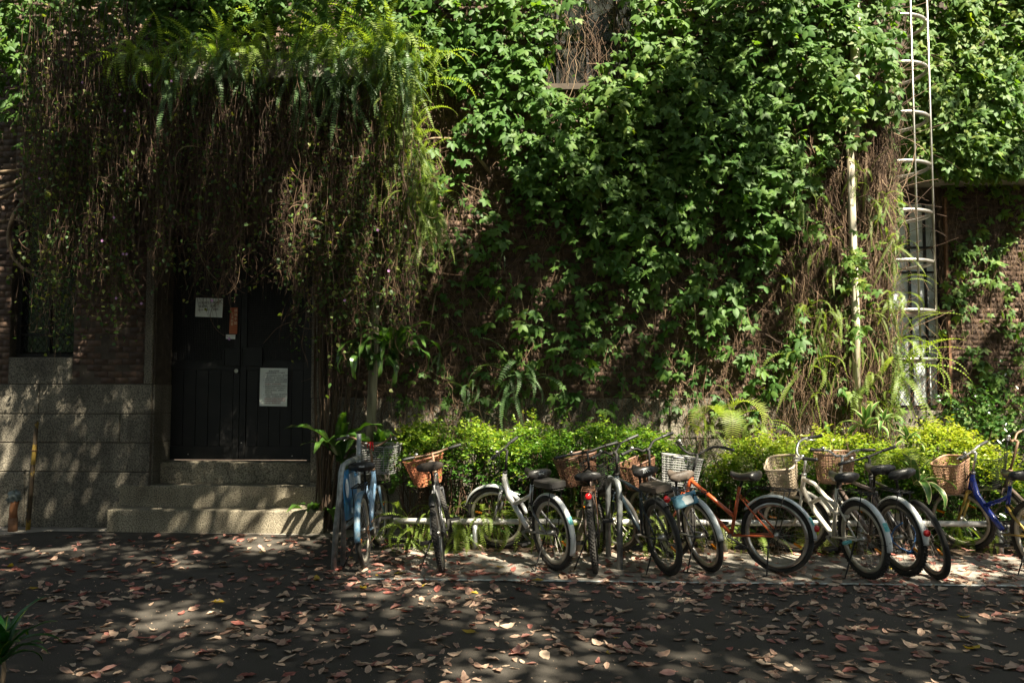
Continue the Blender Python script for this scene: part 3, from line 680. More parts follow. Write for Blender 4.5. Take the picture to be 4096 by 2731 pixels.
def basket_mb(style, wt=.36, dt=.26, wb_=.29, db=.20, h=.26):
    """open basket, local: centre of the bottom at origin, x forward"""
    mb = MB()
    def loop(w_, d_, z, n=44):
        P = []
        for i in range(n):
            a = 2 * math.pi * (i + .5) / n; c, s_ = math.cos(a), math.sin(a); e = .45
            P.append(Vector((d_ / 2 * math.copysign(abs(c) ** e, c), w_ / 2 * math.copysign(abs(s_) ** e, s_), z)))
        return P
    def lerp(t): return (wb_ + (wt - wb_) * t, db + (dt - db) * t)
    n = {'wicker': 34, 'bars': 22, 'wire': 40}[style]; rows = {'wicker': 17, 'bars': 11, 'wire': 12}[style]
    top = loop(wt, dt, h, n); bot = loop(wb_, db, 0, n)
    vr = {'wicker': .0045, 'bars': .0035, 'wire': .0018}[style]; hr = {'wicker': .0042, 'bars': .0042, 'wire': .0016}[style]
    for i in range(n): mb.tube([bot[i], bot[i].lerp(top[i], .5), top[i]], vr, 4, cap=False)
    for k in range(rows + 1):
        t = k / (rows + .6); w_, d_ = lerp(t)
        P = loop(w_ + (.004 if k % 2 else -.002), d_ + (.004 if k % 2 else -.002), h * t, n)
        if style == 'wicker':      # flat woven band with body
            P = [p + (p - Vector((0, 0, p.z))).normalized() * (.003 if (i + k) % 2 else -.003) for i, p in enumerate(P)]
            V = []; F = []
            for i, p in enumerate(P):
                o_ = (p - Vector((0, 0, p.z))).normalized() * .0022
                V += [p - o_ + Vector((0, 0, -hr)), p + o_ + Vector((0, 0, -hr)), p + o_ + Vector((0, 0, hr)), p - o_ + Vector((0, 0, hr))]
            for i in range(n):
                j = (i + 1) % n
                for q in range(4): F.append((i*4+q, i*4+(q+1)%4, j*4+(q+1)%4, j*4+q))
            mb.add(V, F)
        else: mb.tube(P, hr, 4, True)
    for i in range(-4, 5): mb.box((0, i * wb_ / 9.5, .003), (db * .96, .008 if style != 'wire' else .004, .005))
    for i in range(-3, 4): mb.box((i * db / 7.5, 0, .0075), (.008 if style != 'wire' else .004, wb_ * .96, .004))
    mb.tube(loop(wt + .006, dt + .006, h + .004, 36), .009 if style != 'wire' else .004, 6, True)
    return mb
def wheel(root, c, tf, Rw, tw, knob, rim, rmb_spokes=True):
    """rim object with tyre, spokes and hub as its children; tf maps straight-ahead coordinates to steered ones"""
    c = Vector(c); rr = Rw - tw * 2 - .012
    mb = MB(); N = 48; secs = []
    prof = [(-.010, -.022), (.010, -.022), (.0145, .010), (.007, .012), (-.007, .012), (-.0145, .010)]
    V = []; F = []; m = len(prof)
    for i in range(N):
        a = 2 * math.pi * i / N
        for (y, d) in prof: V.append(c + Vector((math.cos(a) * (rr + d), y, math.sin(a) * (rr + d))))
    for i in range(N):
        for k in range(m): F.append((i*m+k, i*m+(k+1)%m, ((i+1)%N)*m+(k+1)%m, ((i+1)%N)*m+k))
    mb.add(V, F); mb.xf(tf); ro = mb.build('wheel', M[rim], root, True)
    t = MB().ring(c, (0, 1, 0), Rw - tw, tw, 48, 10)
    if knob:
        for i in range(64):
            a = 2 * math.pi * i / 64
            for k, s_ in enumerate((-1, 0, 1)):
                aa = a + (k % 2) * math.pi / 64; off = .55 * s_
                rad = Rw - tw + (tw) * math.cos(off); yy = tw * math.sin(off)
                q = c + Vector((math.cos(aa) * rad, yy, math.sin(aa) * rad))
                t.box(q, (.008, .013, .012), Matrix.Rotation(-aa, 3, 'Y'))
    t.xf(tf).build('tyre', M['rubber'], ro, True)
    s = MB(); ns = 32
    for i in range(ns):
        a = 2 * math.pi * i / ns; b = a + (.55 if (i // 2) % 2 else -.55) * 1.0; y = .026 if i % 2 else -.026
        s.tube([c + Vector((math.cos(b) * .022, y, math.sin(b) * .022)), c + Vector((math.cos(a) * (rr - .008), 0, math.sin(a) * (rr - .008)))], .0013, 3, cap=False)
    s.xf(tf).build('spokes', M['spoke'], ro, kind='stuff')
    h = MB().tube([c + Vector((0, y, 0)) for y in (-.055, -.03, -.028, .028, .03, .055)], [.009, .012, .024, .024, .012, .009], 10)
    h.xf(tf).build('hub', M['alu'], ro, True)
    return ro
def fender_mb(c, Rf, a0, a1, wd=.055, n=22):
    c = Vector(c); mb = MB(); secs = []
    for i in range(n + 1):
        a = a0 + (a1 - a0) * i / n; out = []
        for (y, d) in ((-.5, -.016), (-.32, -.002), (0, .004), (.32, -.002), (.5, -.016), (.46, -.018), (.3, -.005), (0, .001), (-.3, -.005), (-.46, -.018)):
            out.append(c + Vector((math.cos(a) * (Rf + d), y * wd, math.sin(a) * (Rf + d))))
        secs.append(out)
    return mb.loft(secs)
def saddle_mb(p, L=.26, wd=.19, tilt=0.04, thick=.055):
    """broad saddle, nose forward (+x), p = middle of the top"""
    p = Vector(p); secs = []; n = 14
    for i in range(n + 1):
        u = i / n; x = -L * .45 + L * u
        hw = wd / 2 * (1 - (max(0, u - .12) / .88) ** .8 * .78) * min(1, (u * 9 + .35)) if u < .99 else wd * .06
        zt = .018 * math.cos((u - .1) * 5.2) + tilt * (u - .5) * L * 2
        th = thick * (.9 - .35 * u)
        ring = []
        for k in range(12):
            a = 2 * math.pi * k / 12; c, s_ = math.cos(a), math.sin(a)
            ring.append(p + Vector((x, hw * math.copysign(abs(c) ** .7, c), zt + (abs(s_) ** .8 * .5 * th * (1 if s_ > 0 else -1)) - th * .4)))
        secs.append(ring)
    return MB().loft(secs)
I_ = lambda p: p
def bicycle(label, rear, front, lean=6, steer=0, Rw=.335, tw=.022, knob=False, frame='diamond', fmat='dark_frame', fmat2=None, seat_h=.92, bar_h=1.02,
            bars='flat', barmat='dark_frame', basket=None, bmat='b_brown', bsize=None, bh=.72, bshift=(0, 0), fend=None, ffend=None, fdrop=1.0, rack=True, rackmat='black_iron', pad=None, tail=None,
            rim='rim_cream', seatmat='saddle', stand=True, wb=None, grip='black_plastic', crank=.4, saddlelen=.26, sticker=None, susp=False, bell=True, seat_x=.0, tilt=.04, barw=.60):
    r = G(*rear); f = G(*front); d = f - r; hd = math.atan2(d.y, d.x)
    wb = wb or 1.03
    root = thing('bicycle', label, 'bicycle', r, 0, 'bicycles parked along the rack')
    root.matrix_world = Matrix.Translation(r + Vector((0, 0, .006))) @ Matrix.Rotation(hd, 4, 'Z') @ Matrix.Rotation(-R_(lean), 4, 'X')
    ang = R_(70); ax = Vector((-math.cos(ang), 0, math.sin(ang)))
    A0 = Vector((wb - .045, 0, Rw))                         # steering axis foot
    onax = lambda z: A0 + ax * ((z - Rw) / ax.z)
    rot = Matrix.Rotation(R_(steer), 3, ax)
    T = lambda p: rot @ (Vector(p) - A0) + A0
    b = lambda mb, name, m, par=root, tf=None, smooth=True, **kw: (mb.xf(tf) if tf else mb).build(name, M[m], par, smooth, **kw)
    # wheels
    wheel(root, (0, 0, Rw), I_, Rw, tw, knob, rim); wheel(root, (wb, 0, Rw), T, Rw, tw, knob, rim)
    # frame
    BB = Vector((.43, 0, .285)); ht = onax(.80); hb = onax(.66); st_top = Vector((.30 + seat_x, 0, min(.74, seat_h - .13))); sp = Vector((.265 + seat_x, 0, seat_h - .05)); RA = Vector((0, 0, Rw))
    f2 = fmat2 or fmat
    fm = MB()
    if frame == 'diamond':
        fm.tube([ht - ax * .03, st_top.lerp(BB, .08)], .016, 10); fm.tube([hb, BB], .020, 10); fm.tube([st_top, BB], .016, 10)
        ss = st_top.lerp(BB, .12)
    elif frame == 'step':
        sm_ = st_top.lerp(BB, .62); fm.tube([ht - ax * .04, sm_], .0195, 10); fm.tube([hb - ax * .0, BB + Vector((.01, 0, .02))], .020, 10); fm.tube([st_top, BB], .0165, 10); ss = st_top.lerp(BB, .15)
    elif frame == 'cruiser':
        sm_ = st_top.lerp(BB, .35); pts = [ht - ax * .04, ht.lerp(sm_, .35) + Vector((0, 0, .012)), ht.lerp(sm_, .7) + Vector((0, 0, -.015)), sm_]
        fm.tube(pts, .021, 10); fm.tube([hb + ax * .02, hb.lerp(BB, .5) + Vector((.035, 0, -.01)), BB], .024, 10); fm.tube([st_top, BB], .018, 10)
        c0 = hb.lerp(BB, .30); fm.tube([c0, Vector((.55, 0, .62)), Vector((.40, 0, .52)), Vector((.18, .0, .50))], .020, 10); ss = st_top.lerp(BB, .2)
    else:   # 'yframe' one fat beam and a swing arm
        mid = hb.lerp(BB, .55)
        fm.tube([ht - ax * .05, hb.lerp(BB, .2) + Vector((0, 0, .01)), mid, BB + Vector((.02, 0, .03))], [.030, .030, .026, .024], 12)
        fm.tube([mid + Vector((.06, 0, .05)), Vector((.42, 0, .60)), st_top + Vector((.03, 0, -.10))], [.022, .020, .018], 10)
        fm.tube([st_top, st_top.lerp(BB, .55)], .018, 10); ss = st_top.lerp(BB, .4)
    fm.tube([ht + ax * .005, hb - ax * .03], .0225, 12)
    b(fm, 'frame', fmat)
    st = MB()
    for s_ in (-1, 1):
        st.tube([BB + Vector((-.02, s_ * .03, 0)), Vector((.22, s_ * .045, .31)), RA + Vector((0, s_ * .062, 0))], .0095, 7)
        st.tube([ss + Vector((0, s_ * .014, 0)), ss.lerp(RA, .35) + Vector((0, s_ * .045, 0)), RA + Vector((0, s_ * .062, 0))], .0080 if not susp else .012, 7)
    b(st, 'rear_stays', f2)
    if susp:
        sp0, sp1 = BB + Vector((-.06, 0, .12)), st_top.lerp(BB, .35) + Vector((-.01, 0, 0)); mb = MB(); P = []
        for i in range(60):
            u = i / 59; a = u * 2 * math.pi * 7; c = sp0.lerp(sp1, u); P.append(c + Vector((math.cos(a) * .022, math.sin(a) * .022, 0)))
        b(mb.tube(P, .0045, 5), 'spring', 'black_iron')
    # fork
    fk = MB(); cr = onax(.66 - .035)
    for s_ in (-1, 1):
        if susp: fk.tube([cr + Vector((0, s_ * .062, .0)), cr.lerp(Vector((wb, 0, Rw)), .45) + Vector((0, s_ * .062, 0))], .0165, 8); fk.tube([cr.lerp(Vector((wb, 0, Rw)), .45) + Vector((0, s_ * .062, 0)), Vector((wb, s_ * .062, Rw))], .013, 8)
        else: fk.tube([cr + Vector((0, s_ * .045, .0)), cr.lerp(A0, .6) + Vector((0, s_ * .05, 0)), Vector((wb, s_ * .055, Rw))], [.013, .012, .008], 8)
    fk.box(cr, (.035, .13 if susp else .10, .028)); b(fk, 'fork', f2 if susp else fmat, tf=T)
    # stem and bars
    bt = onax(bar_h - .03); sm = MB().tube([ht + ax * .0, bt], .0125, 8); fw = Vector((.045, 0, .01)); sm.tube([bt, bt + fw], .013, 8)
    sm.tube([ht + ax * .002, ht + ax * .022], .024, 12)
    b(sm, 'stem', barmat, tf=T)
    bc = bt + fw; hw = barw / 2; hb_ = MB()
    if bars == 'flat': half = [(0, 0, 0), (0, .07, 0), (-.01, .17, .012), (-.03, hw, .018)]
    elif bars == 'riser': half = [(0, 0, 0), (0, .05, 0), (-.005, .11, .045), (-.03, .2, .06), (-.055, hw, .062)]
    else: half = [(0, 0, 0), (.02, .05, .0), (.04, .11, .03), (.01, .2, .085), (-.07, .255, .095), (-.19, hw - .01, .08)]
    P = [bc + Vector(p) for p in half]; Q = [bc + Vector((p[0], -p[1], p[2])) for p in half]
    def smooth_(pts, k=5):
        out = []; n = len(pts)
        for i in range(n - 1):
            p0, p1, p2, p3 = pts[max(i-1, 0)], pts[i], pts[i+1], pts[min(i+2, n-1)]
            for j in range(k):
                t = j / k; out.append(.5 * ((2*p1) + (p2-p0)*t + (2*p0-5*p1+4*p2-p3)*t*t + (3*p1-p0-3*p2+p3)*t**3))
        return out + [pts[-1]]
    path = smooth_(Q[::-1][:-1] + P); hb_.tube(path, .0112, 8)
    ho = b(hb_, 'handlebar', barmat, tf=T)
    for pts in (P, Q):
        e = pts[-1]; d_ = (pts[-1] - pts[-2]).normalized(); s_ = 1 if pts is P else -1
        g0 = e - d_ * .125
        rads = []; gp = []
        for i in range(13): gp.append(g0 + d_ * (.135 * i / 12)); rads.append(.0165 if i % 2 else .0150)
        b(MB().tube(gp, rads, 10), 'grip', grip, ho, T)
        l0 = g0 - d_ * .025; fwd_ = Vector((1, 0, -.25)) if bars != 'cruiser' else Vector((.1, -s_ * .8, -.35))
        b(MB().tube([l0, l0 + fwd_ * .035 + d_ * .02, l0 + fwd_ * .05 + d_ * .11], [.008, .006, .004], 6), 'brake_lever', 'alu', ho, T)
        cb = MB().tube(smooth_([l0, l0 + Vector((.09, -s_ * .05, -.03)), bc + Vector((.08, s_ * .03, -.12)), onax(.70) + Vector((.04, s_ * .02, 0))]), .0028, 4); b(cb, 'brake_cable', 'black_plastic', ho, T)
    if bell:
        q = bc + Vector(half[-2]) * .9 + Vector((0, 0, .022)); b(MB().tube([q + Vector((0, 0, z)) for z in (-.012, -.004, .008, .016)], [.012, .021, .019, .006], 12), 'bell', 'alu', ho, T)
    # saddle
    b(MB().tube([st_top.lerp(BB, .05), sp + (sp - st_top).normalized() * .015], .0125, 10), 'seat_post', 'black_iron' if barmat != 'alu' else 'alu')
    sd = b(saddle_mb((.235 + seat_x, 0, seat_h), saddlelen + .01, .255, tilt, .095), 'saddle', seatmat)
    rl = MB()
    for s_ in (-1, 1): rl.tube([Vector((.15 + seat_x, s_ * .055, seat_h - .045)), Vector((.19 + seat_x, s_ * .03, seat_h - .075)), Vector((.29 + seat_x, s_ * .022, seat_h - .07)), Vector((.34 + seat_x, s_ * .015, seat_h - .04))], .004, 5)
    for s_ in (-1, 1):
        P2 = [Vector((.165 + seat_x + math.cos(a) * .014, s_ * .06 + math.sin(a) * .014, seat_h - .085 + i * .0022)) for i, a in enumerate(np.linspace(0, 25, 22))]; rl.tube(P2, .0028, 4)
    b(rl, 'saddle_rails', 'black_iron', sd)
    # drive
    ck = MB(); ca = crank
    ck.ring(BB + Vector((0, -.045, 0)), (0, 1, 0), .085, .005, 32, 5); ck.ring(BB + Vector((0, -.045, 0)), (0, 1, 0), .05, .006, 20, 4)
    for k in range(5):
        a = k * 2 * math.pi / 5; ck.bar(BB + Vector((0, -.045, 0)), BB + Vector((math.cos(a) * .085, -.045, math.sin(a) * .085)), .004, .014, (0, 1, 0))
    ck.tube([BB + Vector((0, -.07, 0)), BB + Vector((0, .07, 0))], .014, 8)
    ends = []
    for s_ in (-1, 1):
        e = BB + Vector((math.cos(ca) * .17 * -s_, s_ * .082, math.sin(ca) * .17 * -s_)); ck.bar(BB + Vector((0, s_ * .07, 0)), e, .012, .022, (0, 1, 0)); ends.append((e, s_))
    cs = b(ck, 'crankset', 'rim_dark', smooth=False)
    for e, s_ in ends:
        pdl = MB(); c = e + Vector((0, s_ * .062, 0))
        pdl.box(c + Vector((.038, 0, 0)), (.01, .095, .024)).box(c - Vector((.038, 0, 0)), (.01, .095, .024)).box(c + Vector((0, .044, 0)), (.07, .008, .02)).box(c - Vector((0, .044, 0)), (.07, .008, .02)).tube([e, c + Vector((0, s_ * .04, 0))], .007, 6)
        for q in (-.02, .0, .02): pdl.box(c + Vector((0, q, 0)), (.07, .004, .018))
        b(pdl, 'pedal', 'black_plastic', cs, smooth=False)
    ch = MB(); yC = -.045
    ch.tube([Vector((0, yC, Rw + .036)), BB + Vector((0, 0, .085)) + Vector((0, yC, 0))], .005, 4); ch.tube([Vector((-.0, yC, Rw - .034)), Vector((.04, yC, Rw - .13)), BB + Vector((0, yC, -.085))], .005, 4)
    ch.ring((0, yC, Rw), (0, 1, 0), .036, .007, 20, 5); ch.ring((0, yC - .0, Rw), (0, 1, 0), .02, .012, 14, 5)
    b(ch, 'chain', 'rust' if fmat in ('blue_paint', 'white_paint') else 'black_iron')
    if stand:
        z_l = math.tan(R_(lean)) ; foot = Vector((.02, .20, .20 * z_l + .004)) if lean >= 0 else Vector((.02, .20, .02))
        top = Vector((.05, .05, Rw - .03)); b(MB().tube([top, top.lerp(foot, .7), foot, foot + Vector((.02, .03, .004))], [.008, .007, .006, .007], 7), 'kickstand', 'black_iron')
    # mudguards, rack, light, basket
    if fend:
        fo = b(fender_mb((0, 0, Rw), Rw + .022, R_(170 + 35 * fdrop - 0), R_(35), .058), 'mudguard', fend)
        fs = MB()
        for s_ in (-1, 1): fs.tube([Vector((math.cos(R_(178)) * (Rw + .02), s_ * .03, Rw + math.sin(R_(178)) * (Rw + .02))), Vector((0, s_ * .06, Rw))], .0025, 4)
        b(fs, 'mudguard_stay', 'black_iron', fo)
        if sticker:
            q = R_(148); fs = MB(); V = []
            for i in range(5):
                a = q + R_(12) * i / 4
                for y in (-.022, 0, .022): V.append(Vector((math.cos(a) * (Rw + .0275 - abs(y) * .2), y, Rw + math.sin(a) * (Rw + .0275 - abs(y) * .2))))
            fs.add(V, [(i*3+k, i*3+k+1, i*3+k+4, i*3+k+3) for i in range(4) for k in range(2)]); b(fs, 'sticker', sticker, fo)
    if ffend: b(fender_mb((wb, 0, Rw), Rw + .022, R_(175), R_(28), .058), 'mudguard', ffend, tf=T)
    zr = 2 * Rw + .075
    if rack:
        rk = MB()
        for s_ in (-1, 1):
            rk.tube([Vector((.20, s_ * .055, zr)), Vector((-.17, s_ * .06, zr)), Vector((-.19, s_ * .03, zr)), Vector((-.19, 0, zr))], .005, 5)
            rk.tube([Vector((-.12, s_ * .06, zr)), Vector((0, s_ * .066, Rw + .02))], .0045, 5); rk.tube([Vector((.20, s_ * .055, zr)), ss.lerp(RA, .1) + Vector((0, s_ * .02, 0))], .0045, 5)
        for x in (-.14, -.06, .02, .1, .17): rk.tube([Vector((x, -.057, zr)), Vector((x, .057, zr))], .0035, 5)
        rk.tube([Vector((.19, 0, zr + .001)), Vector((-.19, 0, zr + .001))], .0035, 5)
        ro = b(rk, 'rack', rackmat)
        if pad:
            secs = []
            for x, k in ((-.175, .85), (-.16, 1), (0, 1.02), (.12, 1), (.135, .85)):
                secs.append([Vector((x, y * .085 * k, zr + .04 + z * .030 * k)) for y, z in ((-1, -.7), (-.9, -1), (.9, -1), (1, -.7), (1, .6), (.85, 1), (-.85, 1), (-1, .6))])
            b(MB().loft(secs), 'rack_pad', pad, ro, smooth=False)
    if tail:
        q = Vector((-.215, 0, zr - .045)) if tail == 'rack' else Vector((math.cos(R_(165)) * (Rw + .045), 0, Rw + math.sin(R_(165)) * (Rw + .045)))
        b(MB().tube([q + Vector((x, 0, 0)) for x in (.02, .012, -.008, -.014)], [.026, .030, .028, .018], 12), 'tail_light', 'red_lens')
    for k, an in enumerate((200, 20)):
        a = R_(an); q = Vector((math.cos(a) * Rw * .6, 0, Rw + math.sin(a) * Rw * .6)); tf = I_
        if k: q += Vector((wb, 0, 0)); tf = T
        b(MB().box(q, (.018, .012, .075), Matrix.Rotation(-a + math.pi / 2, 3, 'Y')), 'spoke_reflector', 'orange_lens', tf=tf, smooth=False)
    if basket:
        bs = bsize or (.37, .27, .30, .21, .25); mb = basket_mb(basket, *bs)
        off = onax(.80) + Vector((.06 + bs[1] / 2 + bshift[0], bshift[1], bh - .80))
        mb.xf(lambda p: Matrix.Rotation(R_(-4), 3, 'Y') @ p + off)
        bo = b(mb, 'basket', bmat, tf=T, smooth=False)
        b(MB().tube([off + Vector((-bs[1] / 2, 0, .1)), onax(.86)], .008, 6).tube([off + Vector((0, .05, -.004)), onax(.66) + Vector((.03, .03, 0))], .005, 5), 'basket_bracket', 'black_iron', bo, T)
    return root, T, onax
# the row, left to right
b1, T1, ax1 = bicycle('light blue city bicycle with grey plastic basket, leftmost in the row beside the blue sign', (1462, 2270), (1506, 2205), lean=4, steer=-9, fmat='blue_paint', frame='step', fend='blue_worn', ffend=None, fdrop=.5,
    bars='cruiser', barmat='rust_bar', bar_h=1.07, seat_h=.93, basket='bars', bmat='b_grey', bsize=(.44, .30, .36, .24, .28), bh=.76, rim='rim_cream', barw=.62, bshift=(.0, -.01))
rb = MB()
q = ax1(1.05) + Vector((.0, 0, .03))
for k in range(4):
    a = k * 1.7; rb.tube([q, q + Vector((math.cos(a) * .02, math.sin(a) * .02, .015)), q + Vector((math.cos(a) * .02, math.sin(a) * .03, -.03 - .015 * k))], [.008, .011, .004], 5)
rb.xf(T1).build('ribbon', M['red_cloth'], b1, True)
b2, T2, ax2 = bicycle('dark mountain bicycle with bright orange wicker basket and knobbly tyres', (1770, 2284), (1783, 2216), lean=8, steer=16, knob=True, tw=.026, fmat='dark_frame', fmat2='grey_paint', frame='diamond', fend='black_plastic', fdrop=-1.2,
    bars='flat', barmat='rust_bar', bar_h=1.01, seat_h=.95, seatmat='saddle_worn', basket='wicker', bmat='b_orange', bsize=(.40, .28, .26, .2, .27), bh=.69, rack=False, rim='alu', bshift=(.0, .06))
b3, T3, ax3 = bicycle('silver suspension bicycle with white mudguards and a black padded rear rack', (2220, 2280), (2013, 2203), lean=5, steer=38, knob=True, tw=.026, frame='yframe', fmat='silver_paint', fmat2='grey_paint', susp=True, fend='fender_white', ffend='fender_white',
    bars='flat', barmat='black_iron', bar_h=1.06, seat_h=.88, pad='saddle', sticker='teal_sticker', rim='rim_cream', Rw=.335)
b4, T4, ax4 = bicycle('rusty dark bicycle with brown wicker basket and a red light under its rack', (2384, 2292), (2388, 2222), lean=5, steer=22, knob=True, tw=.026, frame='diamond', fmat='brown_paint', bars='flat', barmat='black_iron', bar_h=1.03, seat_h=.86,
    basket='wicker', bmat='b_brown', bsize=(.42, .28, .32, .22, .28), bh=.70, tail='rack', rackmat='rust', fend='black_plastic', fdrop=-1.2, rim='rim_dark', bshift=(.0, .06), barw=.66)
b5, T5, ax5 = bicycle('black bicycle with black mesh basket and padded rack, just right of the steel hoop', (2672, 2302), (2528, 2232), lean=9, steer=24, knob=False, frame='diamond', fmat='black_teal', bars='riser', barmat='black_iron', bar_h=1.05, seat_h=.93,
    basket='wire', bmat='b_black', bsize=(.38, .28, .30, .22, .26), bh=.70, tail='rack', pad='saddle_worn', rim='rim_dark', fend='grey_paint', fdrop=-1.4, barw=.66)
b6, T6, ax6 = bicycle('silver grey bicycle with brown basket and a blue flyer hanging over its white rear mudguard', (2835, 2287), (2705, 2232), lean=12, steer=14, frame='diamond', fmat='grey_paint', bars='riser', barmat='black_iron', bar_h=1.08, seat_h=.88, seatmat='saddle_worn',
    basket='wicker', bmat='b_brown', bsize=(.36, .26, .29, .2, .25), bh=.68, fend='fender_white', fdrop=.2, rim='alu', Rw=.33, barw=.66)
b7, T7, ax7 = bicycle('orange red step-through bicycle with white basket and a pink patch on its saddle', (3112, 2293), (2790, 2243), lean=3, steer=-30, frame='step', fmat='orange_paint', bars='cruiser', barmat='black_iron', bar_h=1.03, seat_h=.87,
    basket='bars', bmat='b_white', bsize=(.36, .28, .30, .22, .27), bh=.70, fend='fender_silver', fdrop=.3, tail='fender', sticker='teal_sticker', rim='alu', seat_x=.03, tilt=.02)
b8, T8, ax8 = bicycle('chipped white bicycle with beige wicker basket', (3468, 2314), (3262, 2240), lean=5, steer=52, frame='cruiser', fmat='white_paint', bars='cruiser', barmat='silver_paint', bar_h=1.00, seat_h=.88, knob=True, tw=.024,
    basket='wicker', bmat='b_beige', bsize=(.36, .28, .28, .20, .30), bh=.66, fend='fender_white', ffend='white_paint', fdrop=.5, sticker='teal_sticker', rim='rim_cream')
b9, T9, ax9 = bicycle('dark bicycle with brown plastic basket, silver handlebar and round red reflector on its mudguard', (3616, 2304), (3452, 2246), lean=5, steer=-14, frame='diamond', fmat='brown_paint', bars='riser', barmat='silver_paint', bar_h=1.0, seat_h=.94,
    basket='wicker', bmat='b_tan', bsize=(.37, .27, .29, .21, .29), bh=.70, fend='fender_white', fdrop=.3, tail='fender', rim='rim_dark', knob=True, tw=.026)
b10, T10, ax10 = bicycle('black sport bicycle without mudguards or basket, leaning on its neighbour', (3745, 2317), (3625, 2262), lean=13, steer=8, frame='diamond', fmat='dark_frame', bars='flat', barmat='black_iron', bar_h=1.02, seat_h=.93, rack=False, rim='rim_dark', saddlelen=.26, Rw=.345, tw=.02, stand=False)
b11, T11, ax11 = bicycle('cobalt blue suspension bicycle with gold swing arm and tan wicker basket', (4165, 2302), (3975, 2242), lean=3, steer=34, frame='yframe', fmat='cobalt', fmat2='gold_paint', susp=True, bars='flat', barmat='alu', bar_h=1.04, seat_h=.88,
    basket='wicker', bmat='b_tan', bsize=(.36, .27, .27, .19, .30), bh=.64, rack=False, knob=True, tw=.026, rim='rim_cream', bshift=(0, .03), Rw=.33)
b12, T12, ax12 = bicycle('bicycle with black wire basket and rusty handlebar, cut off by the right edge', (4400, 2275), (4190, 2232), lean=3, steer=20, frame='diamond', fmat='brown_paint', bars='riser', barmat='rust_bar', bar_h=1.14, seat_h=.90,
    basket='wire', bmat='b_black', bsize=(.40, .32, .32, .24, .30), bh=.66, fend='fender_silver', rim='rim_cream')
# small marks on the bicycles
def mark(par, s, size, m, p, up=UPRIGHT, rz=-90):
    text_mesh(s, size, M[m], par, Matrix.Translation(p) @ Matrix.Rotation(R_(rz), 4, 'Z') @ up, 'CENTER')
mark(b5, 'ZAN', .035, 'white_print', (.235 - .26 * .45 - .006, 0, .90)); mark(b3, 'GIOS', .028, 'white_print', (.235 - .26 * .45 - .006, 0, .85)); mark(b1, 'SELLE', .022, 'white_print', (.235 - .26 * .45 - .006, 0, .90))
mark(b8, 'NTU', .022, 'ink', (math.cos(R_(176)) * .365 - .002, 0, .335 + math.sin(R_(176)) * .365))
# pink worn patch on the orange bicycle's saddle: the rear right flank
# blue flyer in a plastic sleeve, hanging from the grey bicycle
fl = thing('hanging_flyer', 'pale blue flyer in a clear plastic sleeve hanging behind the grey bicycle', 'flyer', W(2740, 2000, 7.12))
c4 = [W(2682, 1990, 7.10), W(2780, 1958, 7.16), W(2796, 2008, 7.15), W(2704, 2040, 7.09)]
def quad_sheet(par, c4, m, name, th=.004, sub=5, wav=.006):
    o0 = par.location; P = [Vector(p) - o0 for p in c4]; mb = MB(); V = []; n = sub
    nrm = (P[1] - P[0]).cross(P[3] - P[0]).normalized()
    for side in (0, 1):
        for j in range(n + 1):
            for i in range(n + 1):
                u, v = i / n, j / n; V.append((P[0] * (1-u) + P[1] * u) * (1-v) + (P[3] * (1-u) + P[2] * u) * v + nrm * (th * side + wav * math.sin(u * 7 + v * 3)))
    F = []; k = (n + 1) ** 2
    for j in range(n):
        for i in range(n): a = j * (n + 1) + i; F += [(a, a + 1, a + n + 2, a + n + 1), (k + a, k + a + n + 1, k + a + n + 2, k + a + 1)]
    for i in range(n): F += [(i, k + i, k + i + 1, i + 1), (n*(n+1)+i, n*(n+1)+i+1, k + n*(n+1)+i+1, k + n*(n+1)+i), (i*(n+1), (i+1)*(n+1), k+(i+1)*(n+1), k+i*(n+1)), (i*(n+1)+n, k+i*(n+1)+n, k+(i+1)*(n+1)+n, (i+1)*(n+1)+n)]
    return mb.add(V, F).build(name, m, par, True)
quad_sheet(fl, c4, M['teal_film'], 'flyer')
e0 = Vector((0, -.012, 0))
bub = [W(2750 + 24 * math.cos(a) * (1 + .12 * math.sin(5 * a)), 1998 + 19 * math.sin(a) * (1 + .12 * math.sin(4 * a)), 7.115) for a in np.linspace(0, 2 * math.pi, 16, endpoint=False)]
MB().add([p - fl.location for p in bub], [tuple(range(16))]).build('speech_bubble', M['white_print'], fl)
for px, py in ((2700, 1975), (2742, 1955)):
    MB().tube([W(px, py + 12, 7.10) - fl.location, W(px - 6, py - 12, 7.15) - fl.location], .002, 4).build('string', M['white_print'], fl)
# blue spiral cable lock between two bicycles
P = [W(x, y, 7.05 + .12 * math.sin(i)) for i, (x, y) in enumerate([(3610, 2090), (3580, 2110), (3565, 2140), (3570, 2165), (3600, 2190), (3640, 2207), (3655, 2180), (3662, 2150), (3660, 2125), (3645, 2100)])]
lk = MB().tube(P, .007, 7); lk.box(W(3640, 2208, 7.0), (.05, .02, .03)); flat('cable_lock', lk, M['cable_blue'], 'blue cable lock looped through the rear wheels of two bicycles', 'cable lock')
q = W(3373, 2172, 7.05); flat('folding_pump', MB().tube([q, q + Vector((.075, .03, .01))], .016, 10), M['teal_sticker'], 'short teal cylinder fixed at the white bicycle axle', 'axle peg')

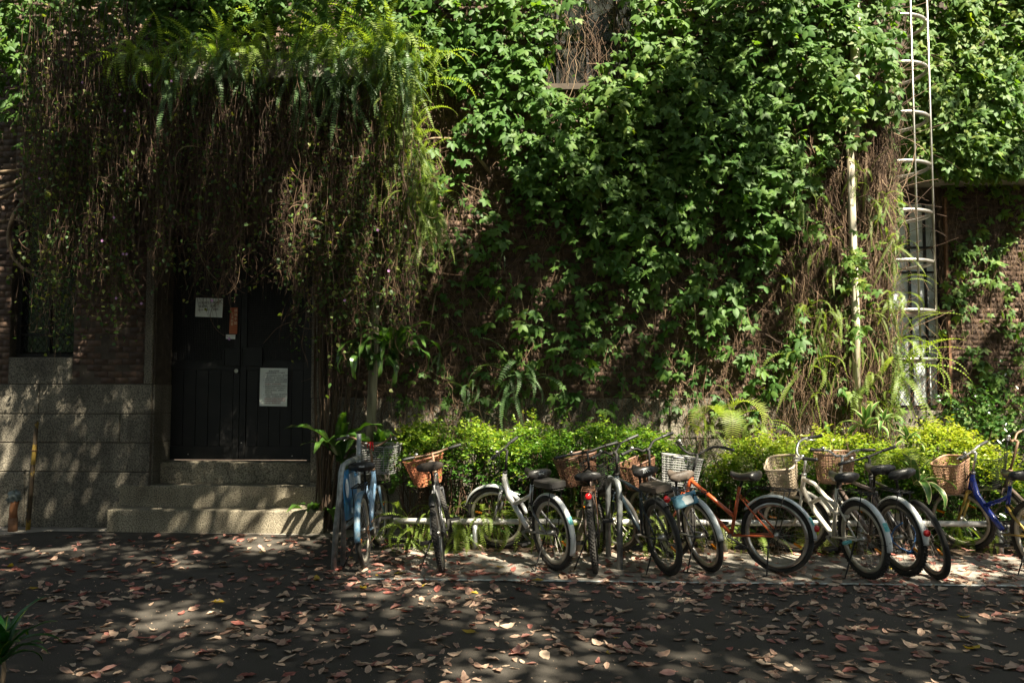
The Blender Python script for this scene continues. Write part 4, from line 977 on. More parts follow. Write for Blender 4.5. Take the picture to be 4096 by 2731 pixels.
# ================================================================== RACK, HOOPS, SIGN
t = thing('bike_rail', 'long low worn white pipe rail on short posts behind the bicycles', 'rail', (0, 8.1, 0))
y0, y1 = W(1575, 2082, 8.16), W(4096, 2092, 8.16)
under(MB().tube([y0, W(2200, 2086, 8.16), W(3000, 2090, 8.16), y1 + Vector((2.5, 0, 0))], .030, 12).build('pipe', M['rack_pipe'], t, True), t)
for px in (2272, 1900, 2900, 3440, 3560, 4000):
    p = W(px, 2100, 8.16); under(MB().tube([(p.x, p.y, 0), (p.x, p.y, .26)], .026, 10).build('post', M['galv'], t, True), t)
for px, py, h, lb in ((2320, 2205, .42, 'short grey post just left of the steel hoop'), (3443, 2208, .36, 'weathered stub post behind the white bicycle'), (3590, 2215, .40, 'dark weathered stub post behind the brown basket bicycle')):
    p = G(px, py); mb = MB(); mb.tube([(p.x, p.y, 0), (p.x + .01, p.y, h * .5), (p.x, p.y, h)], [.045, .04, .042], 8); flat('stub_post', mb, M['rail_wood'], lb, 'post')
def arch(a, b, h, rr=.09):
    a = Vector(a); b = Vector(b); d = (b - a).normalized(); u = Vector((0, 0, 1)); P = [a, a + u * (h - rr)]
    for i in range(1, 7): th = i / 6 * math.pi / 2; P.append(a + u * (h - rr) + u * math.sin(th) * rr + d * (1 - math.cos(th)) * rr)
    for i in range(1, 7): th = math.pi / 2 - i / 6 * math.pi / 2; P.append(b + u * (h - rr) + u * math.sin(th) * rr - d * (1 - math.cos(th)) * rr)
    P.append(b); return P
flat('steel_hoop', MB().tube(arch(G(2480, 2278), G(2434, 2228), .78, .13), .028, 12), M['galv'], 'galvanised steel hoop standing between the brown and black basket bicycles', 'bike stand')
t = thing('sign_stand', 'galvanised tube stand carrying the blue parking sign at the left end', 'bike stand', G(1337, 2262))
xL = [W(1335, 2262, 7.25), W(1343, 2120, 7.22), W(1358, 1990, 7.2), W(1364, 1890, 7.2), W(1372, 1862, 7.25), W(1390, 1848, 7.4), W(1432, 1830, 7.95), W(1437, 1822, 8.02)]
xL[0].z = 0
under(MB().tube(xL, .026, 12).build('front_tube', M['galv'], t, True), t)
p0, p1 = G(1438, 2200), W(1436, 1735, 8.03); p0 = Vector((p1.x, p1.y, 0))
under(MB().tube([p0, p1], .024, 12).build('rear_tube', M['galv'], t, True), t)
bI = [W(1358, 1990, 7.2), W(1368, 1998, 7.3), W(1376, 2040, 7.4), W(1372, 2240, 7.4)]; bI[-1].z = 0
under(MB().tube(bI, .024, 12).build('inner_leg', M['galv'], t, True), t)
under(MB().tube([W(1378, 2110, 7.4), W(1425, 2070, 7.95)], .02, 10).build('crossbar', M['galv'], t, True), t)
c4 = [W(1372, 1884, 7.22), W(1434, 1862, 7.93), W(1423, 2062, 7.93), W(1383, 2083, 7.22)]
sg = thing('parking_sign', 'blue bicycle parking sign with white P wired to the tube stand', 'sign', c4[0])
quad_sheet(sg, c4, M['blue_print'], 'board', .006, 5, .004)
ux = (c4[1] - c4[0]); uw_ = ux.normalized(); uv = (c4[3] - c4[0]); uh = uv.length; dn = uv.normalized(); nr = ux.cross(uv).normalized()
if nr.dot(Vector((1, 0, 0))) < 0: nr = -nr
wS = ux.length
def on_sign(u, v, lift=.012): return ux * u + uv * v + nr * lift
def sign_text(s, u, v, size, m='white_print', asp=1.0):
    Mx = Matrix((( uw_.x, -dn.x, nr.x, 0), (uw_.y, -dn.y, nr.y, 0), (uw_.z, -dn.z, nr.z, 0), (0, 0, 0, 1))); text_mesh(s, size, M[m], sg, Matrix.Translation(on_sign(u, v, .013)) @ Mx @ Matrix.Diagonal((asp, 1, 1, 1)))
def sign_rect(u0, u1, v0, v1, m, name, lift=.011):
    MB().add([on_sign(u0, v0, lift), on_sign(u1, v0, lift), on_sign(u1, v1, lift), on_sign(u0, v1, lift)], [(0, 1, 2, 3)]).build(name, M[m], sg)
ov = [on_sign(.12 + .09 * math.cos(a), .36 + .20 * math.sin(a), .011) for a in np.linspace(0, 2 * math.pi, 24, endpoint=False)]
MB().add(ov, [tuple(range(24))]).build('white_oval', M['white_print'], sg)
sign_text('P', .075, .43, .11, 'blue_print', .8)
sign_text('腳踏車', .26, .24, .085); sign_text('停車區', .26, .40, .085); sign_text('BICYCLE', .62, .13, .05); sign_rect(.56, .97, .20, .42, 'white_print', 'text_panel'); sign_text('請依序', .58, .31, .07, 'blue_print'); sign_text('停放', .60, .40, .07, 'blue_print')
sign_rect(.30, .5, .62, .74, 'teal_film', 'picture'); sign_rect(.30, .5, .8, .93, 'clear_film', 'picture'); sign_rect(.62, .88, .56, .95, 'white_print', 'text_panel')
for k in range(4): sign_text('嚴禁佔用', .645, .635 + .085 * k, .04, 'blue_print')
for u in (.15, .85):
    p = on_sign(u, .0, 0); under(MB().tube([p + Vector((0, 0, -.03)), p + Vector((.004, 0, .07))], .002, 4).build('wire_tie', M['steel'], None), t); 
for o in list(bpy.data.objects):
    if o.name.startswith('wire_tie'): o.parent = sg; o.matrix_parent_inverse = Matrix()
# ================================================================== PLANTS
def stuffp(name, V, F, r, m, parent, smooth=False):
    o = obj(name, arr_mesh(name, V, F, m, r, smooth), parent, kind='stuff')
    if parent is not None: o.matrix_parent_inverse = Matrix.Translation(parent.location).inverted()
    return o
# --- leaf shapes
def leaflet(L=1.0, wd=.45, droop=.14, fold=.10, side=1.0):
    """pointed leaflet along +Y, face up +Z, 11 vertices"""
    ys = [0, .22, .5, .78]; ws = [.0, .78, 1.0, .62]
    v = []; 
    for y, w_ in zip(ys, ws):
        z = -droop * y * y
        v += [(-w_ * wd / 2 * L, y * L, (z - fold * w_ * .5) * L), (0, y * L, z * L), (w_ * wd / 2 * L * side, y * L, (z - fold * w_ * .5) * L)]
    v.append((0, L, -droop * L))
    f = []
    for i in range(3):
        a = i * 3; f += [(a, a+1, a+4, a+3), (a+1, a+2, a+5, a+4)]
    f += [(9, 10, 12, 12), (10, 11, 12, 12)]
    return np.array(v, float), f
def tri_faces(F): 
    out = []
    for q in F:
        q = list(dict.fromkeys(q)); out += [(q[0], q[k], q[k+1]) for k in range(1, len(q) - 1)]
    return np.array(out)
LV, LF0 = leaflet(); LF = tri_faces(LF0)
def creeper_cluster(seed, n=5):
    """palmate leaf of pointed leaflets spreading downward from the stalk; faces -Y (towards the viewer) and up"""
    r_ = np.random.default_rng(seed); P = []
    angs = {3: [-62, 0, 62], 5: [-105, -50, 0, 50, 105]}[n]; sz = {3: [.8, 1, .8], 5: [.62, .88, 1, .88, .62]}[n]
    for a, s_ in zip(angs, sz):
        a = R_(a + r_.uniform(-9, 9)); s_ *= r_.uniform(.88, 1.1)
        V = LV * s_ * np.array([1, 1, 1]); c_, sn = math.cos(a), math.sin(a)
        tl = r_.uniform(-.25, .25); V2 = V.copy(); V2[:, 2] = V[:, 2] + V[:, 0] * tl
        X = V2[:, 0] * c_ + V2[:, 1] * sn; Y = -V2[:, 0] * sn + V2[:, 1] * c_
        P.append((np.stack([X, -Y, V2[:, 2] - .10 * np.hypot(X, Y)], 1), LF, np.full(len(V), r_.uniform(-.12, .12))))
    V, F, r = join_arr(P); return V, F, r     # lies in XY, blade up +Z, main leaflet towards -Y
CL = [creeper_cluster(s_, 5) for s_ in range(4)] + [creeper_cluster(10 + s_, 3) for s_ in range(3)]
def orient(n, tilt, tilt_sd, yaw_sd, roll_sd, g=rng):
    """leaves hang on a wall that faces -Y: rotate the flat leaf by 'tilt' about X so its face turns towards -Y"""
    return euler_mats(np.radians(tilt + g.normal(0, tilt_sd, n)), np.radians(g.normal(0, roll_sd, n)), np.radians(g.normal(0, yaw_sd, n)), np.ones(n))
def wall_leaves(n, px_rng, py_rng, mask, Y, dmax, size, keep_noise=3.0, big=0.0, thr=.5):
    px = rng.uniform(*px_rng, n); py = rng.uniform(*py_rng, n)
    m = mask(px / K, py / K); P = np.array([W(a, b, Y) for a, b in zip(px, py)])
    nz = .6 * vnoise(P, keep_noise) + .4 * vnoise(P + 7.3, keep_noise * 2.7)
    keep = (rng.random(n) < .15 + m) & (nz > .86 - .80 * m ** .8 + rng.normal(0, .10, n)) & (m > .015)
    P = P[keep]; mm = m[keep]; nn = nz[keep]
    dep = dmax * (.15 + .85 * rng.random(len(P)) ** .8) * (.45 + .55 * mm) * (.5 + nn)
    P[:, 1] = Y - .03 - dep
    return P, size * rng.uniform(.5, 1.5, len(P)) * (1 + big * nn), mm
def build_creeper(t, P, S, mat, nparts, tone, tilt=60):
    n = len(P); Rm = orient(n, tilt, 20, 30, 18); kind = rng.integers(0, len(CL), n)
    order = np.argsort(-S); pick = set(order[:nparts].tolist())
    inv = Matrix.Translation(t.location).inverted()
    shared = [arr_mesh('leaf', V, F, mat, np.clip(.45 + r + .05 * k, 0, 1)) for k, (V, F, r) in enumerate(CL)]
    parts = []
    for k in range(len(CL)):
        idx = np.array([i for i in np.nonzero(kind == k)[0] if i not in pick], int)
        if not len(idx): continue
        V, F, r = scatter(CL[k][0], CL[k][1], Rm[idx] * S[idx][:, None, None], P[idx], tone[idx])
        parts.append((V, F, np.clip(r + np.tile(CL[k][2], len(idx)), 0, 1)))
    for i in pick:
        o = obj('leaf', shared[kind[i]], t); A = Rm[i] * S[i]
        o.matrix_parent_inverse = inv
        o.matrix_local = Matrix([list(A[0]) + [P[i][0]], list(A[1]) + [P[i][1]], list(A[2]) + [P[i][2]], [0, 0, 0, 1]])
        o.matrix_parent_inverse = inv
    V, F, r = join_arr(parts); stuffp('foliage', V, F, r, mat, t)
# --- 1 the creeper over the main wall
xs = [860, 950, 1050, 1150, 1250, 1350, 1450, 1550, 1650, 1750, 1850, 1950, 2040]
ys = [-60, 50, 150, 250, 350, 450, 550, 650, 750, 850, 950, 1020]
tab = [[.8, .9, .95, .95, .45, .08, .75, 1, 1, 1, 1, 1, 1],
       [.8, .95, .95, .95, .45, .04, .65, .95, 1, 1, 1, 1, 1],
       [.2, .4, .85, .7, .6, .05, .5, .95, .95, 1, 1, 1, 1],
       [0, .1, .35, .6, .75, .85, .95, .95, 1, 1, 1, .75, .75],
       [0, 0, .35, .6, .9, .95, 1, .9, .95, .9, .8, .3, .3],
       [0, 0, .2, .35, .75, .8, .95, .7, .8, .9, .5, .15, .2],
       [0, 0, .12, .3, .38, .5, .65, .62, .5, .6, .35, .15, .1],
       [0, 0, .12, .32, .3, .4, .4, .4, .42, .5, .3, .2, .1],
       [0, 0, .12, .3, .28, .3, .28, .4, .45, .45, .3, .15, .1],
       [0, 0, .05, .15, .15, .3, .25, .3, .35, .45, .3, .1, .1],
       [0, 0, 0, .1, .05, .15, .05, .12, .15, .2, .15, .1, .1],
       [0, 0, 0, 0, 0, 0, 0, 0, 0, 0, 0, 0, 0]]
tab = [[v * (1 if j < 4 else (.97, .93, .88, .84, .82, .76, .7, .7)[j - 4]) for v in row] for j, row in enumerate(tab)]
mk = grid_mask(xs, ys, tab)
t = thing('wall_creeper', 'dense creeper with five-fingered leaves covering the main wall above the hedge', 'climbing plant', (2.0, YW - .1, 0))
P, S, mm = wall_leaves(15500, (860 * K, 2040 * K), (-60 * K, 1020 * K), mk, YW, .44, .088, 3.4, .35)
nP = 110; pc_ = rng.integers(0, 5, nP); Pp = np.array([W(x_ * K + rng.normal(0, 26), y_ * K + rng.normal(0, 42), YW - .38 - .1 * rng.random()) for x_, y_ in [((1962, 590), (1975, 640), (1950, 300), (1985, 210), (1965, 760))[q] for q in pc_]]); P = np.concatenate([P, Pp]); S = np.concatenate([S, rng.uniform(.05, .10, nP)])
nS = 1500; Zs = rng.uniform(.8, 7.2, nS); Pq = np.stack([XC + .03 + .22 * rng.random(nS) * (.35 + .65 * vnoise(np.stack([Zs, Zs * 0, Zs * 0], 1), 2.2)), rng.uniform(9.25, 10.2, nS), Zs], 1)
Pq = Pq[(vnoise(Pq, 3.3) > .62 - .30 * np.clip((Pq[:, 2] - 2.2) / 2, 0, 1))]; P = np.concatenate([P, Pq]); S = np.concatenate([S, rng.uniform(.06, .12, len(Pq))])
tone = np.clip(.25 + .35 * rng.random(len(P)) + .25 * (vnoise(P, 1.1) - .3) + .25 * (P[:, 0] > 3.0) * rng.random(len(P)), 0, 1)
Pn, Sn, _m = wall_leaves(2300, (900 * K, 2040 * K), (420 * K, 960 * K), lambda x, y: 0 * x + 1.0, YW, .10, .075, 3, .2); kk_ = rng.random(len(Pn)) < .45
P = np.concatenate([P, Pn[kk_]]); S = np.concatenate([S, Sn[kk_]]); tone = np.concatenate([tone, rng.uniform(.1, .7, kk_.sum())])
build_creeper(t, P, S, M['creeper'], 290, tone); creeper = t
# --- 2 creeper on the recessed wall
xs = [2060, 2130, 2200, 2260, 2352, 2420]; ys = [-60, 100, 250, 330, 390, 430, 520, 600, 700, 800, 900, 1000]
tab = [[.9, 1, 1, 1, 1, 1]] * 2 + [[.8, .9, 1, 1, .95, .9], [.9, .9, .95, .95, .8, .6], [.8, .85, .95, .8, .4, .3], [.3, .3, .7, .5, .1, .1], [0, .05, .3, .35, .15, .2], [0, .08, .35, .45, .3, .3], [0, .1, .4, .15, .3, .4], [0, .1, .2, .3, .2, .4], [0, .1, .45, .4, .35, .4], [0, .1, .5, .6, .55, .6]]
mk2 = grid_mask(xs, ys, tab)
t = thing('wall_creeper', 'creeper with brighter small leaves on the recessed wall right of the ladder', 'climbing plant', (5.5, YR - .1, 0))
P1, S1, m1 = wall_leaves(7000, (2055 * K, 2430 * K), (-60 * K, 420 * K), mk2, YR - .35, .5, .085, 2.6, .3)
P2, S2, m2 = wall_leaves(2600, (2120 * K, 2430 * K), (420 * K, 1010 * K), mk2, YR, .16, .085, 3.5, .2)
P = np.concatenate([P1, P2]); S = np.concatenate([S1, S2]); tone = np.clip(.3 + .45 * rng.random(len(P)) + .2 * vnoise(P, 1.5), 0, 1)
build_creeper(t, P, S, M['creeper'], 200, tone)
# --- 3 dense leaves top left
mk3 = grid_mask([-60, 0, 60, 130, 200, 300, 420, 520, 900], [-60, 30, 80, 130, 200, 300, 420], [[1, 1, 1, 1, .95, .9, .85, .85, .85], [1, 1, 1, 1, .95, .95, .95, .95, .95], [1, 1, 1, .95, .8, .75, .75, .75, .7], [.9, .9, .8, .5, .2, .2, .2, .2, .2], [.5, .5, .5, .3, .1, 0, 0, 0, 0], [.2, .2, .3, .2, 0, 0, 0, 0, 0], [0, 0, .1, 0, 0, 0, 0, 0, 0]])
t = thing('wall_creeper', 'bright round-leaved creeper filling the top left corner above the vines', 'climbing plant', (-5, YW - .2, 4.5))
P, S, mm = wall_leaves(9500, (-60 * K, 900 * K), (-60 * K, 420 * K), mk3, YW - .25, .5, .078, 3, .2)
tone = np.clip(.3 + .4 * rng.random(len(P)), 0, 1); build_creeper(t, P, S, M['creeper'], 120, tone)
# --- stems of the creeper: thin brown strands hugging the wall
def wall_stems(N, px_rng, py_rng, Y, lmin, lmax, rad, mat, par, off=.10, wig=.05, horiz=.25, mask=None):
    px = rng.uniform(*px_rng, N); py = rng.uniform(*py_rng, N)
    if mask is not None:
        k = rng.random(N) < mask(px / K, py / K); px, py = px[k], py[k]; N = len(px)
    P0 = np.array([W(a, b, Y) for a, b in zip(px, py)]); S_ = 16; L = rng.uniform(lmin, lmax, N)
    u = np.linspace(0, 1, S_)
    th = np.where(rng.random(N) < horiz, rng.uniform(-1.5, 1.5, N), rng.normal(0, .22, N))
    ph = rng.uniform(0, 6.3, (N, 4)); k1 = rng.uniform(2, 6, N)[:, None]
    X = P0[:, 0, None] + L[:, None] * np.sin(th)[:, None] * (u - .5) + wig * (np.sin(u * k1 + ph[:, :1]) + .5 * np.sin(u * k1 * 3 + ph[:, 1:2]) + .2 * np.sin(u * 31 + ph[:, 2:3]))
    Zz = P0[:, 2, None] - L[:, None] * np.cos(th)[:, None] * (u - .5) + wig * .4 * np.sin(u * k1 * 2 + ph[:, 3:4])
    Yy = Y - .02 - off * rng.random(N)[:, None] * (.6 + .4 * np.sin(u * 4 + ph[:, 2:3]))
    Zz = np.maximum(Zz, .05)
    V, F, per = strands(np.stack([X, Yy, Zz], -1), rad * rng.uniform(.5, 1.5, N))
    return V, F, np.repeat(np.clip(rng.normal(.42, .25, N), 0, 1), per)
mst = grid_mask([840, 1000, 1200, 1500, 1700, 1800, 1900, 2050], [0, 300, 600, 1000], [[.4, .5, .4, .4, .5, .6, .9, 1], [.6, .7, .5, .4, .5, .8, 1, 1], [1, .9, .6, .4, .55, 1, 1, 1], [.8, .9, .7, .5, .7, .9, 1, 1]])
parts = [wall_stems(5200, (840 * K, 2045 * K), (-40, 1700), YW, .4, 1.8, .0030, None, None, .14, .06, .3, mst),
         wall_stems(2000, (1800 * K, 2045 * K), (200, 1650), YW - .02, .5, 1.8, .0034, None, None, .26, .05, .12, None)]
pl = join_arr(parts); stuffp('stems', *pl, M['twig'], creeper)
V, F, r = wall_stems(700, (2140 * K, 2400 * K), (300, 1700), YR, .4, 1.6, .0034, None, None, .12, .05, .2); t2 = [o for o in bpy.data.objects if o.name == 'wall_creeper.001'][0]
stuffp('stems', V, F, r, M['twig'], t2)
def thick(par, pts, rad, mat='tubewood', name='branch'):
    path = []; n = len(pts)
    for i in range(n - 1):
        p0, p1, p2, p3 = pts[max(i-1, 0)], pts[i], pts[i+1], pts[min(i+2, n-1)]
        for j in range(6):
            q = j / 6; path.append(.5 * ((2*p1) + (p2-p0)*q + (2*p0-5*p1+4*p2-p3)*q*q + (3*p1-p0-3*p2+p3)*q**3))
    path.append(pts[-1]); rr = [rad * (1 - .55 * i / len(path)) * (1 + .12 * mnoise.noise(Vector((i * .6, rad * 90, 0)))) for i in range(len(path))]
    o = MB().tube(path, rr, 8).build(name, M[mat], par, True)
    if par is not None: o.matrix_parent_inverse = Matrix.Translation(par.location).inverted()
    return o
for pts, rad in (([(1950, 345), (1985, 365), (2030, 372)], .02), ([(1130, 400), (1065, 330), (1000, 318), (960, 330)], .022), ([(1300, 10), (1280, 60), (1265, 130)], .016),
                 ([(1660, 285), (1720, 292), (1790, 300), (1850, 330)], .015), ([(1380, 450), (1385, 500), (1405, 520), (1440, 505), (1460, 480)], .010), ([(1735, 390), (1760, 450), (1742, 540)], .012), ([(1590, 470), (1585, 600), (1600, 760), (1590, 870)], .008),
                 ([(1085, 560), (1030, 600), (1000, 680), (985, 780)], .012), ([(1895, 300), (1940, 420), (1925, 560), (1935, 700), (1920, 850)], .02), ([(1990, 330), (1985, 500), (2000, 650), (1990, 850)], .022), ([(2020, 400), (2010, 600), (2020, 800), (2010, 930)], .018)):
    thick(creeper, [W2(a, b_, YW - .14) for a, b_ in pts], rad)

# --- hanging vine curtains in front of the doorway
def curtain(label, xs_, front, n, lower, jitter, seed, nleaf, flowers, rad=.0026, col=.42, tops=(150, 330)):
    g = np.random.default_rng(seed); x0, x1 = xs_
    t = thing('hanging_vines', label, 'climbing plant', W2((x0 + x1) / 2, 350, front))
    S_ = 30; u = np.linspace(0, 1, S_); N = n
    px = x0 + (x1 - x0) * np.clip(g.beta(1.3, 1.3, N), 0, 1); Yf = front + g.uniform(-.22, .55, N)
    top = g.uniform(*tops, N); ylow = np.array([lower(x) for x in px]) + g.normal(0, jitter, N)
    short = g.random(N) < .4; ylow = np.where(short, top + (ylow - top) * g.uniform(.35, .95, N), ylow)
    A = np.array([W2(a, b_, c_) for a, b_, c_ in zip(px, top, Yf)]); Bz = np.array([W2(a, b_, c_)[2] for a, b_, c_ in zip(px, ylow, Yf)])
    clump = .10 * np.sin(px * .045 + seed) + .05 * np.sin(px * .13)
    ph = g.uniform(0, 6.3, (N, 6)); amp = g.uniform(.02, .11, N)[:, None]; k = g.uniform(3, 8, N)[:, None]; us = u[None, :]
    X = A[:, 0, None] + clump[:, None] * us + amp * np.sin(us * k + ph[:, :1]) * (.3 + us) + .02 * np.sin(us * k * 3.1 + ph[:, 1:2]) + .006 * np.sin(us * 40 + ph[:, 2:3])
    Y = Yf[:, None] + amp * .8 * np.sin(us * k * .9 + ph[:, 3:4]) + .015 * np.sin(us * k * 2.7 + ph[:, 4:5])
    Zc = A[:, 2, None] + (Bz - A[:, 2])[:, None] * us
    curl = (g.random(N) < .45)[:, None] * np.clip((us - .72) / .28, 0, 1)        # loops at the tips
    X = X + curl * .11 * np.sin((us - .72) * 12 + ph[:, 5:6]); Zc = Zc + curl ** 2 * g.uniform(0, .30, N)[:, None]
    rr = rad * g.uniform(.5, 1.5, N); V, F, per = strands(np.stack([X, Y, Zc], -1), rr)
    stuffp('stems', V, F, np.repeat(np.clip(g.normal(col, .22, N), 0, 1), per), M['twig'], t)
    Nt = n // 2; i = g.integers(0, N, Nt); j = g.integers(4, S_ - 2, Nt); c0 = np.stack([X[i, j], Y[i, j], Zc[i, j]], -1); ut = np.linspace(0, 1, 16)[None, :]
    a0 = g.uniform(0, 6.3, (Nt, 1)); tn = g.uniform(-4, 4, (Nt, 1)); Lt = g.uniform(.15, .6, (Nt, 1)); ang = a0 + tn * ut; st_ = Lt / 16
    XT = c0[:, :1] + np.cumsum(np.cos(ang) * st_, 1); ZT = c0[:, 2:] + np.cumsum(np.sin(ang) * st_, 1) - .12 * ut; YT = c0[:, 1:2] + .06 * np.sin(ut * 5 + a0)
    V, F, per = strands(np.stack([XT, YT, ZT], -1), rad * g.uniform(.5, 2.2, Nt)); stuffp('tangle', V, F, np.repeat(np.clip(g.normal(col + .1, .25, Nt), 0, 1), per), M['twig'], t)
    for q in range(14):
        xx_ = g.uniform(x0, x1); zz_ = lower(xx_) - g.uniform(20, 160); thick(t, [W2(xx_ + g.normal(0, 12), g.uniform(*tops), front + .2), W2(xx_ + g.normal(0, 22), (zz_ + 200) / 2, front + .05), W2(xx_ + g.normal(0, 26), zz_, front + .1)], g.uniform(.006, .015), 'dark_bark', 'branch')
    # little heart-shaped leaves along the strands
    i = g.integers(0, N, nleaf); j = g.integers(2, S_, nleaf)
    L = np.stack([X[i, j], Y[i, j], Zc[i, j]], -1) + g.normal(0, .025, (nleaf, 3))
    hv = np.array([(0, 0, 0), (-.32, .12, .05), (-.36, .45, .04), (0, 1, -.12), (.36, .45, .04), (.32, .12, .05), (0, .35, -.04)]); hf = np.array([(0, 1, 6), (1, 2, 6), (2, 3, 6), (3, 4, 6), (4, 5, 6), (5, 0, 6)])
    sc = g.uniform(.026, .062, nleaf); Rm = euler_mats(g.uniform(.3, 1.6, nleaf) + math.pi, g.normal(0, .4, nleaf), g.uniform(0, 6.3, nleaf), sc)
    V, F, r = scatter(hv, hf, Rm, L, g.random(nleaf) ** 1.5)
    big = np.argsort(-sc)[:60]
    hm = arr_mesh('leaf', hv, hf, M['smallleaf'], np.full(7, .55)); inv = Matrix.Translation(t.location).inverted()
    keepm = np.ones(nleaf, bool); keepm[big] = False
    V, F, r = scatter(hv, hf, Rm[keepm], L[keepm], (g.random(nleaf) ** 1.5)[keepm]); stuffp('foliage', V, F, r, M['smallleaf'], t)
    for q in big:
        o = obj('leaf', hm, t); o.matrix_parent_inverse = inv; A_ = Rm[q]; o.matrix_local = Matrix([list(A_[0]) + [L[q][0]], list(A_[1]) + [L[q][1]], list(A_[2]) + [L[q][2]], [0, 0, 0, 1]]); o.matrix_parent_inverse = inv
    for fx, fy in flowers:
        c = W2(fx, fy, front - .25); fm = MB()
        for k_ in range(5):
            a = k_ * 1.2566; d_ = Vector((math.cos(a), -.3, math.sin(a))) * .011; e_ = Vector((-math.sin(a), 0, math.cos(a))) * .006
            fm.add([Vector((0, 0, 0)), d_ + e_, d_ * 1.5, d_ - e_], [(0, 1, 2, 3)])
        o = fm.build('flower', M['petal'], t); o.location = c - t.location
    return t
curtain('leafy hanging vines with lilac flowers drooping over the left window', (60, 330), 8.45, 720, lambda x: 700 - .0016 * (x - 210) ** 2 * (1 if x < 210 else .6), 55, 3, 6800,
        [(283, 583), (291, 584), (235, 553), (325, 697), (267, 685), (190, 190), (275, 218), (287, 255), (92, 410), (262, 500)], tops=(-40, 330), col=.2)
curtain('tangled dry brown vine curtain hanging over the black double doors', (330, 720), 8.3, 820, lambda x: 615 + 50 * math.exp(-((x - 500) / 50) ** 2), 38, 11, 3000, [(487, 690), (527, 778), (345, 196), (395, 187)], tops=(80, 320), col=.2)
curtain('sunlit tangle of vines hanging from the right end of the canopy beside the doors', (690, 960), 8.42, 820, lambda x: 760 - (x - 760) * .25 if x > 760 else 720, 75, 23, 7500, [(792, 690), (893, 622), (868, 528)], tops=(180, 420), col=.3)
tt = thing('woody_vine', 'thick bare woody branches reaching in from the left edge', 'branch', W2(20, 430, 8.9))
for pts, rad in (([(-60, 440), (20, 425), (80, 395), (120, 380)], .035), ([(-60, 470), (10, 452), (60, 420), (110, 418), (150, 400)], .022), ([(-60, 400), (0, 396), (60, 388)], .03), ([(60, 455), (30, 500), (20, 560), (45, 610), (100, 640)], .03), ([(-40, 520), (20, 505), (60, 512), (95, 540)], .014)):
    thick(tt, [W2(a, b_, 8.9) for a, b_ in pts], rad)
tw = thing('dead_trunk', 'dry fibrous brown trunk of old vines right of the black doors', 'trunk', G(1290, 2110))
for k_ in range(30):
    a = rng.uniform(0, 6.3); r0 = rng.uniform(.02, .15); x_ = rng.normal(0, .05)
    base = W2(748, 1040, 9.1) + Vector((math.cos(a) * r0, math.sin(a) * r0 * .6, 0)); base.z = .05
    top = W2(735 + rng.uniform(-15, 90), 560, 9.05) + Vector((math.cos(a) * r0, math.sin(a) * r0 * .6, 0)); mid = base.lerp(top, .5) + Vector((x_, rng.normal(0, .04), 0))
    thick(tw, [base, mid, top], rng.uniform(.005, .015), 'dark_bark', 'stem')

# --- ferns
def frond_mesh(seed, L=.75, wd=.085, pairs=26, droop=1.1, mat='fern', arc=.5):
    """sword fern frond: root at origin, grows up then arches over towards -Y"""
    r_ = np.random.default_rng(seed); n = pairs
    th = math.pi / 2 * (1 - .15) ; p = np.zeros(3); pts = []; dirs = []
    step_ = L / n; a = R_(90 - arc * 60)
    for i in range(n + 1):
        pts.append(p.copy()); d = np.array([.0 + .10 * math.sin(i * .12 + seed), -math.cos(a), math.sin(a)]); d /= np.linalg.norm(d); dirs.append(d)
        p = p + d * step_; a -= droop * step_ / L * (1 + .8 * i / n) * 1.25
    V = []; F = []; Rn = []
    side = np.array([1.0, 0, 0])
    for i in range(1, n + 1):
        u = i / n; l = wd * .5 * (min(1, u * 5) ** .6) * (1 - max(0, (u - .55) / .45) ** 1.6 * .88) * r_.uniform(.85, 1.1)
        d = dirs[i]; up = np.cross(side, d); hw = step_ * .27
        for s_ in (-1, 1):
            o_ = pts[i]; b0 = len(V); fwd = d * l * .35; curl = -up * l * .25 * r_.uniform(.2, 1.4)
            tip = o_ + side * s_ * l + fwd + curl * s_ * s_; mid = o_ + side * s_ * l * .55 + fwd * .4 + up * l * .05
            V += [o_ - d * hw * .8, o_ + d * hw * .8, mid + d * hw, tip, mid - d * hw]; F += [(b0, b0+1, b0+2), (b0, b0+2, b0+4), (b0+4, b0+2, b0+3)]
            Rn += [.35 + .35 * u] * 5
    # midrib
    for i in range(n):
        b0 = len(V); w_ = .0022 * (1 - .6 * i / n); V += [pts[i] - side * w_, pts[i] + side * w_, pts[i+1] + side * w_, pts[i+1] - side * w_]; F += [(b0, b0+1, b0+2), (b0, b0+2, b0+3)]; Rn += [.9] * 4
    return np.array(V), np.array(F), np.array(Rn)
FR = {}
for mname in ('fern', 'fern_shade'):
    FR[mname] = []
    for s_ in range(5):
        V, F, r = frond_mesh(s_, .8, .085, 27, [.9, 1.3, 1.7, 2.1, 1.5][s_], arc=[.2, .5, .8, .7, 1.1][s_])
        FR[mname].append(arr_mesh('frond', V, F, M[mname], r))
HANG = {m: [arr_mesh('frond', *[(lambda q: q)(x) for x in (lambda a: (a[0], a[1]))(frond_mesh(40 + k, .8, .07, 30, .45, arc=2.4))], M[m], frond_mesh(40 + k, .8, .07, 30, .45, arc=2.4)[2]) for k in range(3)] for m in ('fern', 'fern_shade')}
